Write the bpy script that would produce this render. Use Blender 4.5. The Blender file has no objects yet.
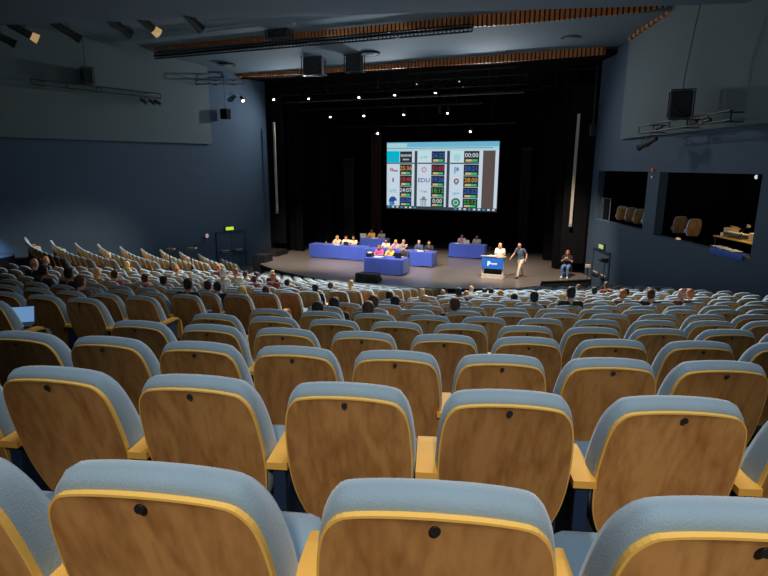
import bpy, bmesh, math, random
from mathutils import Vector, Matrix
random.seed(7)
PI=math.pi
COL=bpy.context.scene.collection
D=bpy.data

# ------------------------------------------------------------------ frames
AL=math.radians(22.0)
AX=(math.sin(AL),math.cos(AL)); CX=(math.cos(AL),-math.sin(AL))
PX,PY=3.48,33.85
OX,OY=PX-6.65*AX[0],PY-6.65*AX[1]
EYE=5.6
def W(u,w,z=0.0):
    """hall frame (u to the right, w towards the stage, z up) -> world"""
    return Vector((OX+u*CX[0]+w*AX[0], OY+u*CX[1]+w*AX[1], z))
HALL=-AL                      # z rotation of the hall frame
def loc(x,y):
    dx,dy=x-OX,y-OY
    return dx*CX[0]+dy*CX[1], dx*AX[0]+dy*AX[1]
TAN=math.tan(math.radians(22.5)); U0=9.2
def wall_u(w): return U0-TAN*w

# ------------------------------------------------------------------ materials
def mat(name,col,rough=.6,metal=0,emit=None,es=0,noise=0,nscale=8,bump=0,bscale=60,spec=.5,alpha=1,trans=0,sheen=0):
    m=D.materials.new(name); m.use_nodes=True
    nt=m.node_tree; b=nt.nodes['Principled BSDF']
    b.inputs['Base Color'].default_value=(*col,1); b.inputs['Roughness'].default_value=rough
    b.inputs['Metallic'].default_value=metal; b.inputs['Specular IOR Level'].default_value=spec
    if trans: b.inputs['Transmission Weight'].default_value=trans
    if sheen: b.inputs['Sheen Weight'].default_value=sheen
    if emit: b.inputs['Emission Color'].default_value=(*emit,1); b.inputs['Emission Strength'].default_value=es
    tc=None
    if noise or bump:
        tc=nt.nodes.new('ShaderNodeTexCoord')
    if noise:
        n=nt.nodes.new('ShaderNodeTexNoise'); n.inputs['Scale'].default_value=nscale; n.inputs['Detail'].default_value=4
        nt.links.new(tc.outputs['Object'],n.inputs['Vector'])
        r=nt.nodes.new('ShaderNodeMapRange'); r.inputs['To Min'].default_value=1-noise; r.inputs['To Max'].default_value=1+noise
        nt.links.new(n.outputs['Fac'],r.inputs['Value'])
        mx=nt.nodes.new('ShaderNodeVectorMath'); mx.operation='SCALE'; mx.inputs[0].default_value=col
        nt.links.new(r.outputs['Result'],mx.inputs['Scale']); nt.links.new(mx.outputs['Vector'],b.inputs['Base Color'])
    if bump:
        n2=nt.nodes.new('ShaderNodeTexNoise'); n2.inputs['Scale'].default_value=bscale; n2.inputs['Detail'].default_value=3
        nt.links.new(tc.outputs['Object'],n2.inputs['Vector'])
        bp=nt.nodes.new('ShaderNodeBump'); bp.inputs['Strength'].default_value=bump; bp.inputs['Distance'].default_value=.01
        nt.links.new(n2.outputs['Fac'],bp.inputs['Height']); nt.links.new(bp.outputs['Normal'],b.inputs['Normal'])
    return m
def wood_mat(name,c1,c2,rough=.42,sx=5,sz=1.3,dist=2.2):
    m=D.materials.new(name); m.use_nodes=True; nt=m.node_tree; b=nt.nodes['Principled BSDF']
    tc=nt.nodes.new('ShaderNodeTexCoord'); oi=nt.nodes.new('ShaderNodeObjectInfo')
    cb=nt.nodes.new('ShaderNodeVectorMath'); cb.operation='SCALE'; cb.inputs[0].default_value=(17,9,23)
    nt.links.new(oi.outputs['Random'],cb.inputs['Scale'])
    ad=nt.nodes.new('ShaderNodeVectorMath'); ad.operation='ADD'
    nt.links.new(tc.outputs['Object'],ad.inputs[0]); nt.links.new(cb.outputs['Vector'],ad.inputs[1])
    mp=nt.nodes.new('ShaderNodeMapping'); mp.inputs['Scale'].default_value=(sx,2,sz)
    nt.links.new(ad.outputs['Vector'],mp.inputs['Vector'])
    n1=nt.nodes.new('ShaderNodeTexNoise'); n1.inputs['Scale'].default_value=.9; n1.inputs['Detail'].default_value=2; n1.inputs['Distortion'].default_value=.4
    nt.links.new(mp.outputs['Vector'],n1.inputs['Vector'])
    mu=nt.nodes.new('ShaderNodeMath'); mu.operation='MULTIPLY'; mu.inputs[1].default_value=9
    nt.links.new(n1.outputs['Fac'],mu.inputs[0])
    fr=nt.nodes.new('ShaderNodeMath'); fr.operation='PINGPONG'; fr.inputs[1].default_value=1
    nt.links.new(mu.outputs['Value'],fr.inputs[0])
    n2=nt.nodes.new('ShaderNodeTexNoise'); n2.inputs['Scale'].default_value=9; n2.inputs['Detail'].default_value=2
    nt.links.new(mp.outputs['Vector'],n2.inputs['Vector'])
    mxf=nt.nodes.new('ShaderNodeMath'); mxf.operation='MULTIPLY_ADD'; mxf.inputs[1].default_value=.50
    nt.links.new(fr.outputs['Value'],mxf.inputs[0]); nt.links.new(n2.outputs['Fac'],mxf.inputs[2])
    cr=nt.nodes.new('ShaderNodeValToRGB'); cr.color_ramp.elements[0].position=.3; cr.color_ramp.elements[0].color=(*c1,1)
    cr.color_ramp.elements[1].position=.95; cr.color_ramp.elements[1].color=(*c2,1)
    nt.links.new(mxf.outputs['Value'],cr.inputs['Fac'])
    hv=nt.nodes.new('ShaderNodeHueSaturation')
    mr=nt.nodes.new('ShaderNodeMapRange'); mr.inputs['To Min'].default_value=.82; mr.inputs['To Max'].default_value=1.15
    nt.links.new(oi.outputs['Random'],mr.inputs['Value']); nt.links.new(mr.outputs['Result'],hv.inputs['Value'])
    nt.links.new(cr.outputs['Color'],hv.inputs['Color']); nt.links.new(hv.outputs['Color'],b.inputs['Base Color'])
    b.inputs['Roughness'].default_value=rough; b.inputs['Specular IOR Level'].default_value=.35
    return m
def emi(name,col,s=1): return mat(name,(0,0,0),.6,0,col,s,spec=0)

M={}
M['fabric']=mat('seat fabric',(.225,.325,.415),.85,noise=.10,nscale=5,bump=.25,bscale=240,spec=.25,sheen=.3)
M['ply']=wood_mat('beech plywood back',(.36,.155,.046),(.57,.29,.10))
M['edge']=mat('pale ply edge',(.88,.53,.12),.45,spec=.4)
M['arm']=mat('armrest beech',(.74,.40,.08),.65,spec=.15,noise=.08,nscale=12)
M['navy']=mat('navy side panel',(.012,.028,.075),.5)
M['black']=mat('black plastic',(.012,.012,.014),.5)
M['blackmetal']=mat('black metal',(.012,.013,.016),.45,.3)
M['wall']=mat('blue grey wall paint',(.036,.066,.102),.8,noise=.08,nscale=.6)
M['panel']=mat('grey green upper wall',(.092,.122,.126),.85,noise=.06,nscale=.5)
M['ceil']=mat('ceiling board',(.085,.125,.150),.9,noise=.06,nscale=.4)
M['baffle']=mat('ceiling baffle board',(.085,.120,.155),.9,noise=.05,nscale=.4)
M['slat']=mat('orange slatted wood',(.50,.17,.045),.6,noise=.25,nscale=3)
M['slatdark']=mat('slat gap',(.03,.012,.006),.9)
M['carpet']=mat('dark step carpet',(.016,.021,.030),.95,noise=.3,nscale=20)
M['stage']=mat('stage boards',(.150,.130,.115),.28,noise=.25,nscale=1.3,bump=.1,bscale=12,spec=.6)
M['drape']=mat('black velour drape',(.004,.004,.005),.95,spec=.05)
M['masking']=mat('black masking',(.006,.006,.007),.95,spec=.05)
M['fascia']=mat('black stage fascia',(.010,.010,.012),.7)
M['tablecloth']=mat('royal blue cloth',(.040,.085,.46),.75,bump=.3,bscale=30,spec=.2,sheen=.2)
M['white']=mat('white paper',(.75,.74,.70),.7)
M['strip']=mat('pale aluminium strip',(.44,.38,.30),.5,0)
M['lamp']=emi('lit lamp lens',(1,.86,.68),14)
M['lampwarm']=mat('warm lit metal',(.8,.6,.35),.5,0,(1,.62,.25),.35)  # warm lamplight put into the colour as a faint glow
M['offlens']=mat('unlit lens',(.25,.25,.25),.15,.2)
M['glass']=mat('glass pane',(.5,.6,.65),.05,trans=1)
M['steel']=mat('brushed steel',(.45,.45,.46),.35,.9)
M['exit']=emi('exit sign green',(.55,.85,.06),.9)
M['exit2']=emi('exit sign pale',(.62,.8,.28),.75)
M['lectsign']=mat('lectern blue panel',(.015,.10,.45),.5,0,(.02,.16,.65),.25)  # faint blue glow added to the panel colour
M['lectwhite']=mat('lectern white frame',(.50,.46,.41),.5)
M['logo']=mat('logo pale blue',(.7,.9,1),.5,0,(.6,.9,1),.5)  # pale glow added to the emblem colour
M['skin']=mat('skin',(.62,.33,.21),.55,noise=.08,nscale=14)
M['skin2']=mat('darker skin',(.36,.17,.10),.55,noise=.08,nscale=14)
M['eye']=mat('dark eyes',(.01,.008,.008),.3)
M['lips']=mat('lips',(.45,.12,.11),.5)
def cm(n,c,r=.8): 
    M[n]=mat(n,c,r,noise=.15,nscale=18); return M[n]
cm('hair black',(.010,.008,.007)); cm('hair brown',(.060,.026,.013)); cm('hair ginger',(.46,.15,.045)); cm('hair blond',(.62,.40,.17)); cm('hair grey',(.42,.38,.34)); cm('hair white',(.75,.68,.55))
cm('cloth white',(.78,.72,.62)); cm('cloth cream',(.74,.56,.36)); cm('cloth pink',(.85,.10,.38)); cm('cloth yellow',(.72,.45,.10)); cm('cloth black',(.018,.016,.02)); cm('cloth navy',(.03,.06,.14)); cm('cloth slate',(.085,.13,.21)); cm('cloth jeans',(.10,.20,.42)); cm('cloth beige',(.66,.58,.46)); cm('cloth red',(.40,.06,.04)); cm('cloth lilac',(.55,.35,.55)); cm('cloth brown',(.16,.07,.04)); cm('cloth grey',(.30,.30,.31)); cm('shoe brown',(.10,.05,.03),.5); cm('shoe white',(.75,.70,.62),.5); cm('shoe black',(.02,.02,.02),.5)

# ------------------------------------------------------------------ mesh builder
class MB:
    def __init__(s): s.v=[];s.f=[];s.m=[];s.sm=[]
    def add(s,vs,fs,mi=0,smooth=False):
        o=len(s.v); s.v+= [tuple(v) for v in vs]
        for f in fs: s.f.append([i+o for i in f]); s.m.append(mi); s.sm.append(smooth)
    def box(s,c,d,mi=0,rot=None,b=0):
        x,y,z=d[0]/2,d[1]/2,d[2]/2
        if b<=0:
            vs=[Vector((i*x,j*y,k*z)) for k in(-1,1) for j in(-1,1) for i in(-1,1)]
            fs=[(0,2,3,1),(4,5,7,6),(0,1,5,4),(2,6,7,3),(0,4,6,2),(1,3,7,5)]
        else:
            bm=bmesh.new(); bmesh.ops.create_cube(bm,size=1)
            for v in bm.verts: v.co=Vector((v.co.x*d[0],v.co.y*d[1],v.co.z*d[2]))
            bmesh.ops.bevel(bm,geom=bm.edges[:],offset=b,segments=2,affect='EDGES',profile=.6)
            bm.verts.index_update(); vs=[v.co.copy() for v in bm.verts]; fs=[[v.index for v in f.verts] for f in bm.faces]; bm.free()
        if rot is not None: vs=[rot@v for v in vs]
        vs=[v+Vector(c) for v in vs]; s.add(vs,fs,mi)
    def tube(s,a,b,r1,r2=None,n=10,mi=0,smooth=True,caps=True):
        a=Vector(a);b=Vector(b); r2=r1 if r2 is None else r2
        d=(b-a); 
        if d.length<1e-6: return
        q=d.normalized().to_track_quat('Z','Y').to_matrix()
        vs=[];fs=[]
        for p,r in((a,r1),(b,r2)):
            for i in range(n):
                t=2*PI*i/n; vs.append(p+q@Vector((r*math.cos(t),r*math.sin(t),0)))
        for i in range(n): fs.append((i,(i+1)%n,n+(i+1)%n,n+i))
        s.add(vs,fs,mi,smooth)
        if caps: s.add(vs,[list(range(n))[::-1],list(range(n,2*n))],mi)
    def path(s,pts,r,n=8,mi=0):
        for p,q in zip(pts,pts[1:]): s.tube(p,q,r,r,n,mi)
    def ell(s,c,r,mi=0,n=12,m=8,rot=None,zmin=-1,zmax=1):
        vs=[];fs=[]
        for j in range(m+1):
            t=-PI/2+PI*j/m; zz=max(zmin,min(zmax,math.sin(t)))
            for i in range(n):
                a=2*PI*i/n; v=Vector((r[0]*math.cos(t)*math.cos(a),r[1]*math.cos(t)*math.sin(a),r[2]*zz))
                if rot is not None: v=rot@v
                vs.append(v+Vector(c))
        for j in range(m):
            for i in range(n): fs.append((j*n+i,j*n+(i+1)%n,(j+1)*n+(i+1)%n,(j+1)*n+i))
        s.add(vs,fs,mi,True)
    def prism(s,poly,z0,z1,mi=0):
        n=len(poly); vs=[(p[0],p[1],z0) for p in poly]+[(p[0],p[1],z1) for p in poly]
        fs=[list(range(n))[::-1],list(range(n,2*n))]+[(i,(i+1)%n,n+(i+1)%n,n+i) for i in range(n)]
        s.add(vs,fs,mi)
    def mesh(s,name,mats):
        me=D.meshes.new(name); me.from_pydata(s.v,[],s.f)
        for m in mats: me.materials.append(M[m] if isinstance(m,str) else m)
        for p,mi,sm in zip(me.polygons,s.m,s.sm): p.material_index=mi; p.use_smooth=sm
        me.update(); return me
    def build(s,name,mats,parent=None,fix=False):
        if isinstance(mats,str): mats=[mats]
        me=s.mesh(name,mats)
        if fix:
            bm=bmesh.new(); bm.from_mesh(me); bmesh.ops.remove_doubles(bm,verts=bm.verts,dist=1e-5); bmesh.ops.recalc_face_normals(bm,faces=bm.faces); bm.to_mesh(me); bm.free()
        return link(name,me,parent)
def link(name,data,parent=None):
    o=D.objects.new(name,data); COL.objects.link(o)
    if parent is not None: o.parent=parent
    return o
def tag(o,label=None,cat=None,group=None,kind=None):
    if label: o['label']=label
    if cat: o['category']=cat
    if group: o['group']=group
    if kind: o['kind']=kind
    return o
def empty(name,loc,rz=0,label=None,cat=None,group=None):
    o=link(name,None); o.empty_display_size=.2; o.location=loc; o.rotation_euler=(0,0,rz); return tag(o,label,cat,group)
def copy_tree(root,**kw):
    kids=[o for o in D.objects if o.parent is root] if root.name not in KIDS else KIDS[root.name]
    r=root.copy(); COL.objects.link(r)
    for c in kids:
        d=c.copy(); COL.objects.link(d); d.parent=r
        for g in KIDS.get(c.name,[]):
            h=g.copy(); COL.objects.link(h); h.parent=d
    return r
KIDS={}
def index_kids(root):
    ks=[o for o in D.objects if o.parent is root]; KIDS[root.name]=ks
    for k in ks: KIDS[k.name]=[o for o in D.objects if o.parent is k]
def struct(o): o['kind']='structure'; return o
def Rz(a): return Matrix.Rotation(a,3,'Z')
def Rx(a): return Matrix.Rotation(a,3,'X')
def Ry(a): return Matrix.Rotation(a,3,'Y')

# ------------------------------------------------------------------ camera
cd=D.cameras.new('camera'); cam=link('camera',cd)
cam.matrix_world=Matrix.Translation((0,0,EYE))@Matrix.Rotation(PI/2-.2196,4,'X')@Matrix.Rotation(.004,4,'Z')
cd.sensor_width=36; cd.lens=547/768*36; cd.clip_end=200; cd.clip_start=.05
bpy.context.scene.camera=cam
def project(p):
    q=cam.matrix_world.inverted()@Vector(p)
    if q.z>-.05: return None
    return 384+547*q.x/-q.z, 288-547*q.y/-q.z, -q.z

# ------------------------------------------------------------------ setting: floor
RK=lambda k:33.13-.888*k
FZ=lambda k:4.13-.178*k
def ang_limit(r):
    out=[]
    for s in (1,-1):
        lo,hi=0,1.35
        for _ in range(30):
            m=(lo+hi)/2; u=r*math.sin(m); w=6.65-r*math.cos(m)
            if u<wall_u(w)+.15: lo=m
            else: hi=m
        out.append(s*lo)
    return out
AXA=-AL      # angle (about P) of the hall axis
def pol(r,a,z):      # a measured from the hall axis
    return W(r*math.sin(a),6.65-r*math.cos(a),z)
mb=MB()
for k in range(-3,23):
    ro=RK(k)+.42; ri=ro-.888; z=FZ(k); ap,am=ang_limit((ro+ri)/2); n=40
    zn=FZ(k+1) if k<22 else 0.0
    vs=[];
    for i in range(n+1):
        a=am+(ap-am)*i/n
        vs+= [pol(ro,a,z),pol(ri,a,z),pol(ri,a,zn)]
    fs=[]
    for i in range(n):
        o=i*3; fs.append((o,o+3,o+4,o+1)); fs.append((o+1,o+4,o+5,o+2))
    mb.add(vs,fs)
struct(mb.build('floor',['carpet'],fix=True))
mb=MB(); mb.add([W(-17,-12,0),W(17,-12,0),W(12,2,0),W(-12,2,0)],[(0,1,2,3)])
struct(mb.build('floor_front',['carpet']))

# stage
arc=[]
for i in range(25):
    u=-7.0+(6.3+7.0)*i/24; arc.append((u,6.65-math.sqrt(11.5**2-u*u)))
stage_poly=[(-9.6,9.4),(-9.6,2.0),(-8.3,1.2)]+arc+[(7.05,-2.2),(7.0,-1.18),(9.0,.16),(9.6,1.2),(9.6,9.4)]
mb=MB(); P2=[W(u,w)[:2] for u,w in stage_poly]
mb.prism(P2,.05,.60,0)
st=mb.build('stage_floor',['stage','fascia'],fix=True)
for p in st.data.polygons:
    if abs(p.normal.z)<.5: p.material_index=1
struct(st)
mb=MB()
front=[W(u,w,.56) for u,w in stage_poly[2:-2]]
for a,b in zip(front,front[1:]): mb.tube(a,b,.035,.035,6)
struct(mb.build('trim_1',['fascia']))

# ------------------------------------------------------------------ walls
def wall_pt(side,w,z,off=0):    # off = into the room
    b=math.radians(22.5); n=(-math.cos(b),-math.sin(b))
    u=wall_u(w)+n[0]*off; ww=w+n[1]*off
    return W(side*u,ww,z)
def slab_on_wall(mb,side,w0,w1,z0,z1,t,mi=0,off=0):
    vs=[wall_pt(side,w,z,o) for o in(off,off+t) for w,z in((w0,z0),(w1,z0),(w1,z1),(w0,z1))]
    fs=[(0,1,2,3),(7,6,5,4),(0,4,5,1),(1,5,6,2),(2,6,7,3),(3,7,4,0)]
    mb.add(vs,fs,mi)
TOPZ=11.3
mb=MB(); slab_on_wall(mb,-1,1.15,-31,-.3,TOPZ,-.3)
struct(mb.build('wall_left',['wall'],fix=True))
mb=MB()
B1=(.55,-3.68,3.3,5.43); B2=(-4.47,-9.28,3.25,5.43)
for w0,w1,z0,z1 in [(1.15,-31,-.3,3.25),(1.15,-31,5.43,TOPZ),(1.15,B1[0],3.25,5.43),(B1[0],B1[1],3.25,3.3),(B1[1],B2[0],3.25,5.43),(B2[1],-31,3.25,5.43)]:
    slab_on_wall(mb,1,w0,w1,z0,z1,-.3)
struct(mb.build('wall_right',['wall'],fix=True))
# raised upper wall linings
for side,nm,wf in ((-1,'wall_left_upper',-2.05),(1,'wall_right_upper',-1.5)):
    mb=MB(); slab_on_wall(mb,side,wf,-31,6.68,TOPZ,.14)
    struct(mb.build(nm,['panel'],fix=True))
# proscenium returns and portal masking
for side,nm in ((-1,'trim_2'),(1,'trim_3')):
    mb=MB()
    ue=wall_u(1.15)
    mb.prism([W(side*(ue-.05),1.15)[:2],W(side*(ue+.6),1.15)[:2],W(side*(ue+.6),1.5)[:2],W(side*(ue-.05),1.5)[:2]],-.2,10.3)
    struct(mb.build(nm,['masking'],fix=True))
mb=MB(); mb.prism([W(-24,-31)[:2],W(24,-31)[:2],W(24,-31.3)[:2],W(-24,-31.3)[:2]],-.3,11.3)
struct(mb.build('wall_rear',['wall'],fix=True))
# back wall of stage, side walls of stage, and stage roof
mb=MB(); mb.prism([W(-11,9.4)[:2],W(11,9.4)[:2],W(11,9.7)[:2],W(-11,9.7)[:2]],0,10.6)
struct(mb.build('wall_back',['masking'],fix=True))
for side,nm in ((-1,'wall_stage_left'),(1,'wall_stage_right')):
    mb=MB(); mb.prism([W(side*9.7,1.5)[:2],W(side*10,1.5)[:2],W(side*10,9.4)[:2],W(side*9.7,9.4)[:2]],0,10.6)
    struct(mb.build(nm,['masking'],fix=True))
mb=MB(); mb.prism([W(-10.2,-.25)[:2],W(10.2,-.25)[:2],W(10.2,9.5)[:2],W(-10.2,9.5)[:2]],10.12,10.3)
struct(mb.build('ceiling_stage',['masking'],fix=True))

# ceilings: stepped panels; edges run across the hall
def cslab(name,pts,zt,mati):
    mb=MB(); n=len(pts)
    vs=[W(u,w,z) for u,w,z in pts]+[W(u,w,z+zt) for u,w,z in pts]
    fs=[list(range(n)),list(range(n,2*n))[::-1]]+[(i,(i+1)%n,n+(i+1)%n,n+i) for i in range(n)]
    mb.add(vs,fs); return struct(mb.build(name,[mati],fix=True))
cslab('ceiling',[(-14.2,-12.0,11.05),(14.2,-12.0,11.05),(11.2,-4.5,11.03),(-12.2,-4.5,11.0)],.2,'ceil')
cslab('ceiling_middle',[(-12.2,-4.4,10.72),(11.2,-4.4,10.62),(9.5,-.25,10.40),(-10.2,-.25,10.28)],.2,'ceil')
# near lower baffle
cslab('ceiling_near',[(-22,-17.3,9.8),(-12,-14.55,9.8),(14,-7.55,9.8),(22,-30,9.8),(-22,-30,9.8)],.25,'baffle')
# slatted wooden fascias
def fascia(name,edge,w,step,thick=.1):
    """edge: list (u,zb,zt)"""
    mb=MB()
    def zi(u):
        for (a,b0,t0),(c,b1,t1) in zip(edge,edge[1:]):
            if a<=u<=c:
                f=(u-a)/(c-a); return b0+(b1-b0)*f,t0+(t1-t0)*f
        return edge[-1][1:]
    u=edge[0][0]
    while u<edge[-1][0]-.02:
        u2=min(u+step,edge[-1][0]); b,t=zi((u+u2)/2)
        m=u+(u2-u)*.62
        for x0,x1,ww,mi in ((u,m,w-thick,0),(m,u2,w-.03,1)):
            vs=[W(x,y,z) for y in (ww,w) for x,z in ((x0,b),(x1,b),(x1,t),(x0,t))]
            mb.add(vs,[(0,1,2,3),(7,6,5,4),(0,4,5,1),(1,5,6,2),(2,6,7,3),(3,7,4,0)],mi)
        u=u2
    o=mb.build(name,['slat','slatdark'],fix=False)
    return struct(o)
fascia('trim_4',[(-12.0,10.90,10.99),(-3.28,10.82,11.06),(.92,10.72,11.05),(5.7,10.59,11.07),(9.9,10.62,11.0),(10.9,10.75,10.9)],-4.5,.17)
fascia('trim_5',[(-9.9,10.2,10.24),(-8.2,10.14,10.30),(-1.8,10.10,10.30),(5.0,10.07,10.41),(8.85,10.1,10.40)],-.3,.17)
# short saw-tooth of slat ends along the right wall head between the two steps
mb=MB()
for i in range(9):
    w=-4.3+i*.31
    slab_on_wall(mb,1,w,w+.14,10.55-i*.03,10.78-i*.045,.12,0,off=.14)
struct(mb.build('trim_6',['slat'],fix=True))
# ------------------------------------------------------------------ boxes in the right wall
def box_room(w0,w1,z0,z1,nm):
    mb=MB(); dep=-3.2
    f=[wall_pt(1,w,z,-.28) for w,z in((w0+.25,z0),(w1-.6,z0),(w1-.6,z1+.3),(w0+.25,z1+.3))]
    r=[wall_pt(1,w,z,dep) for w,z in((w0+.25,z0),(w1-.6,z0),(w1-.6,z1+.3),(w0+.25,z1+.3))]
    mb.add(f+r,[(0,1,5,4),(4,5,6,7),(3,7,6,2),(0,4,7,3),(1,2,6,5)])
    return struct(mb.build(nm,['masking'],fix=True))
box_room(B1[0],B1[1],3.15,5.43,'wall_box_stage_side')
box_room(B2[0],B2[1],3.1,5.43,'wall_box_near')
mb=MB(); slab_on_wall(mb,1,.5,-.45,3.3,4.25,.02,0,off=-.2)
struct(mb.build('window_1',['glass']))
mb=MB(); mb.tube(wall_pt(1,-.45,3.3,-.2),wall_pt(1,-.45,4.25,-.2),.02,.02,6); mb.tube(wall_pt(1,.5,4.25,-.2),wall_pt(1,-.45,4.25,-.2),.02,.02,6)
fr=mb.build('window_frame',['steel'],parent=D.objects['window_1']) 
# ------------------------------------------------------------------ doors
def door(side,nm,wc,z0,signmat,z_sign):
    root=link(nm,None); root['kind']='structure'; root.location=wall_pt(side,wc,z0,.0)
    inv=Matrix.Translation(-root.location)
    def shift(mb): mb.v=[tuple(Vector(v)-root.location) for v in mb.v]
    hw=.78
    mb=MB()
    for a,b in ((wc-hw-.06,wc-hw),(wc+hw,wc+hw+.06)): slab_on_wall(mb,side,a,b,z0,z0+2.02,.05)
    slab_on_wall(mb,side,wc-hw-.06,wc+hw+.06,z0+1.96,z0+2.04,.06); shift(mb); mb.build('door_frame',['navy'],root,fix=True)
    for a,b in ((wc-hw,wc-.01),(wc+.01,wc+hw)):
        mb=MB(); slab_on_wall(mb,side,a,b,z0,z0+1.96,.03); shift(mb); leaf=mb.build('door_leaf',['wall'],root,fix=True)
        mb=MB(); m0,m1=a+.1,b-.1
        mb.tube(wall_pt(side,m0,z0+.95,.10),wall_pt(side,m1,z0+.95,.10),.025,.025,8)
        for m in(m0,m1): mb.tube(wall_pt(side,m,z0+.95,.03),wall_pt(side,m,z0+.95,.10),.03,.03,8)
        c=(m0+m1)/2; slab_on_wall(mb,side,c-.2,c+.2,z0+.89,z0+1.01,.06,1,off=.04)
        shift(mb); mb.build('push_bar',['black','strip'],leaf,fix=True)
    return root
door(-1,'door_1',-1.25,.02,'exit',2.1)
door(1,'door_2',-.55,.02,'exit2',2.1)
# exit signs
def exit_sign(side,w,z,mati,label,rnd=False):
    o=empty('exit_sign',wall_pt(side,w,z,.05),0,label,'exit sign')
    def shift(mb): mb.v=[tuple(Vector(v)-o.location) for v in mb.v]
    mb=MB()
    slab_on_wall(mb,side,w-.26,w+.26,z-.11,z+.13,.07,0,off=.01); shift(mb); mb.build('sign_case',['black'],o,fix=True)
    mb=MB(); slab_on_wall(mb,side,w-.22,w+.22,z-.08,z+.10,.01,0,off=.082); shift(mb); mb.build('sign_face',[mati],o,fix=True)
    return o
exit_sign(-1,-1.33,2.2,'exit','glowing green exit sign above the double door on the left wall')
exit_sign(1,-.55,2.2,'exit2','glowing pale green exit sign on the right wall beside the stage')
def small_wall_light(side,w,z,label,m='lamp',r=.05):
    o=empty('wall_light',wall_pt(side,w,z,.03),0,label,'wall light')
    mb=MB(); mb.ell((0,0,0),(r*1.25,r*1.25,r*1.1),0); mb.build('light_housing',['black'],o)
    nrm=(wall_pt(side,w,z,1)-wall_pt(side,w,z,0)).normalized()
    mb=MB(); mb.ell(nrm*r*.7,(r,r,r*1.3),0); mb.build('light_lens',[m],o)
M['redled']=emi('red led',(.5,.05,.03),.8); M['dimlamp']=emi('small lamp',(.75,.85,.9),1.6); M['dimlamp2']=emi('dim wall lamp',(.75,.85,.9),.8); M['pinklamp']=emi('dim pink lamp',(.55,.4,.42),.7)
small_wall_light(1,-9.15,5.36,'small white wall light at the right of the large box opening','dimlamp2',.042)
small_wall_light(1,-4.05,5.25,'tiny pale light on the pier between the two box openings','pinklamp',.025)
small_wall_light(1,-4.05,5.50,'tiny red light on the pier between the two box openings','redled',.04)
small_wall_light(-1,-2.6,1.93,'small pinkish round light left of the left wall double door','pinklamp',.09)
# ------------------------------------------------------------------ curtains
def drape(name,u0,u1,w,z0,z1,label,amp=.07,per=.42,n=None,m='drape'):
    o=empty(name,W((u0+u1)/2,w,z0),HALL,label,'curtain')
    L=u1-u0; n=n or max(8,int(abs(L)/per*8)); vs=[]
    for i in range(n+1):
        x=-L/2+L*i/n; y=amp*math.sin(x/per*2*PI)+amp*.4*math.sin(x*3.1+1)
        vs+= [(x,y,0),(x,y*.7,(z1-z0)*.5),(x,y*.8,z1-z0)]
    fs=[]
    for i in range(n):
        for j in range(2): a=i*3+j; fs.append((a,a+3,a+4,a+1))
    mb=MB(); mb.add(vs,fs,0,True)
    # thin header pipe
    p=mb.build('curtain_cloth',[m],o)
    mb=MB(); mb.tube((-L/2,0,z1-z0),(L/2,0,z1-z0),.03,.03,8); mb.build('curtain_pipe',['blackmetal'],o)
    return o
M['drape2']=mat('charcoal drape',(.022,.018,.017),.95,spec=.05)
M['drape3']=mat('brown black drape',(.055,.030,.024),.95,spec=.05)
drape('stage_curtain',-9.5,9.5,8.6,.62,10.0,'wide black pleated backdrop curtain hanging behind the projection screen')
for w,ui,nm in ((2.2,7.1,'foremost'),(4.6,6.4,'middle'),(7.4,5.4,'rearmost')):
    for s,sd in ((-1,'left'),(1,'right')):
        u0,u1=sorted((s*9.5,s*ui))
        drape('stage_leg_curtain',u0,u1,w,.62,10.0,f'{nm} black pleated leg curtain at the {sd} side of the stage')
drape('stage_curtain_strip',-4.9,-4.2,7.2,.62,7.6,'narrow brownish dark curtain strip left of the screen',.05,.25,m='drape3')
drape('stage_curtain_strip',-6.1,-5.4,5.6,.62,6.0,'narrow charcoal curtain strip at left behind the long blue table',.05,.25,m='drape2')
drape('stage_curtain_strip',4.6,5.2,7.2,.62,6.6,'narrow charcoal curtain strip right of the screen',.05,.25,m='drape2')
# pale vertical strips on the portal
for s,sd,z1,z0 in ((-1,'left',7.94,3.07),(1,'right',7.92,3.01)):
    o=empty('portal_strip',W(-8.08 if s<0 else 7.93,.95,z0),HALL,f'tall thin pale vertical strip on the {sd} black side of the stage opening','light strip')
    mb=MB(); mb.box((0,0,(z1-z0)/2),(.13,.07,z1-z0),b=.02); mb.build('strip_bar',['strip'],o)
    mb=MB(); mb.box((0,0,-.08),(.15,.09,.16),b=.02); mb.build('strip_cap',['steel'],o)
    mb=MB(); mb.box((0,.25,(z1-z0)/2-.3),(1.1 if s<0 else 1.1,.04,z1-z0+3.2)); q=mb.build('strip_backing',['masking'],o); q.location.x=s*.15

# ------------------------------------------------------------------ seats
def outline(n_side=5,grow=0.0,gl=None,lo=False):
    """seat back outline in (x,z), closed: widest at z~.62, shoulders rounding in, gently arched top"""
    g=grow; gl=grow*.2 if gl is None else gl
    half=[(.150,.235-g*.3),(.185,.262),(.208,.315),(.224,.37),(.234,.43),(.2395,.50),(.2405,.58),(.2375,.65),(.232,.71),(.225,.752),(.214,.788),(.196,.815),(.172,.833),(.120,.844),(.06,.850)]
    if not lo:
        H=[(-.150,half[0][1])]+half+[(0,.852)]; o=[]
        for q in range(1,len(H)-1):
            o.append(H[q])
            if q<len(H)-2:
                p0,p1,p2,p3=H[q-1],H[q],H[q+1],H[min(q+2,len(H)-1)]
                o.append(tuple((-p0[t]+9*p1[t]+9*p2[t]-p3[t])/16 for t in (0,1)))
        half=o
    pts=[]
    for i,(x,z) in enumerate(half):
        t=max(0,min(1,(z-.72)/.11))
        pts.append((x+gl*(1 if i else 0)*(1-.35*t),z+g*t))
    pts.append((0,.852+g))
    return pts+[(-x,z) for x,z in pts[::-1][1:]]
TILT=.27
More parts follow.
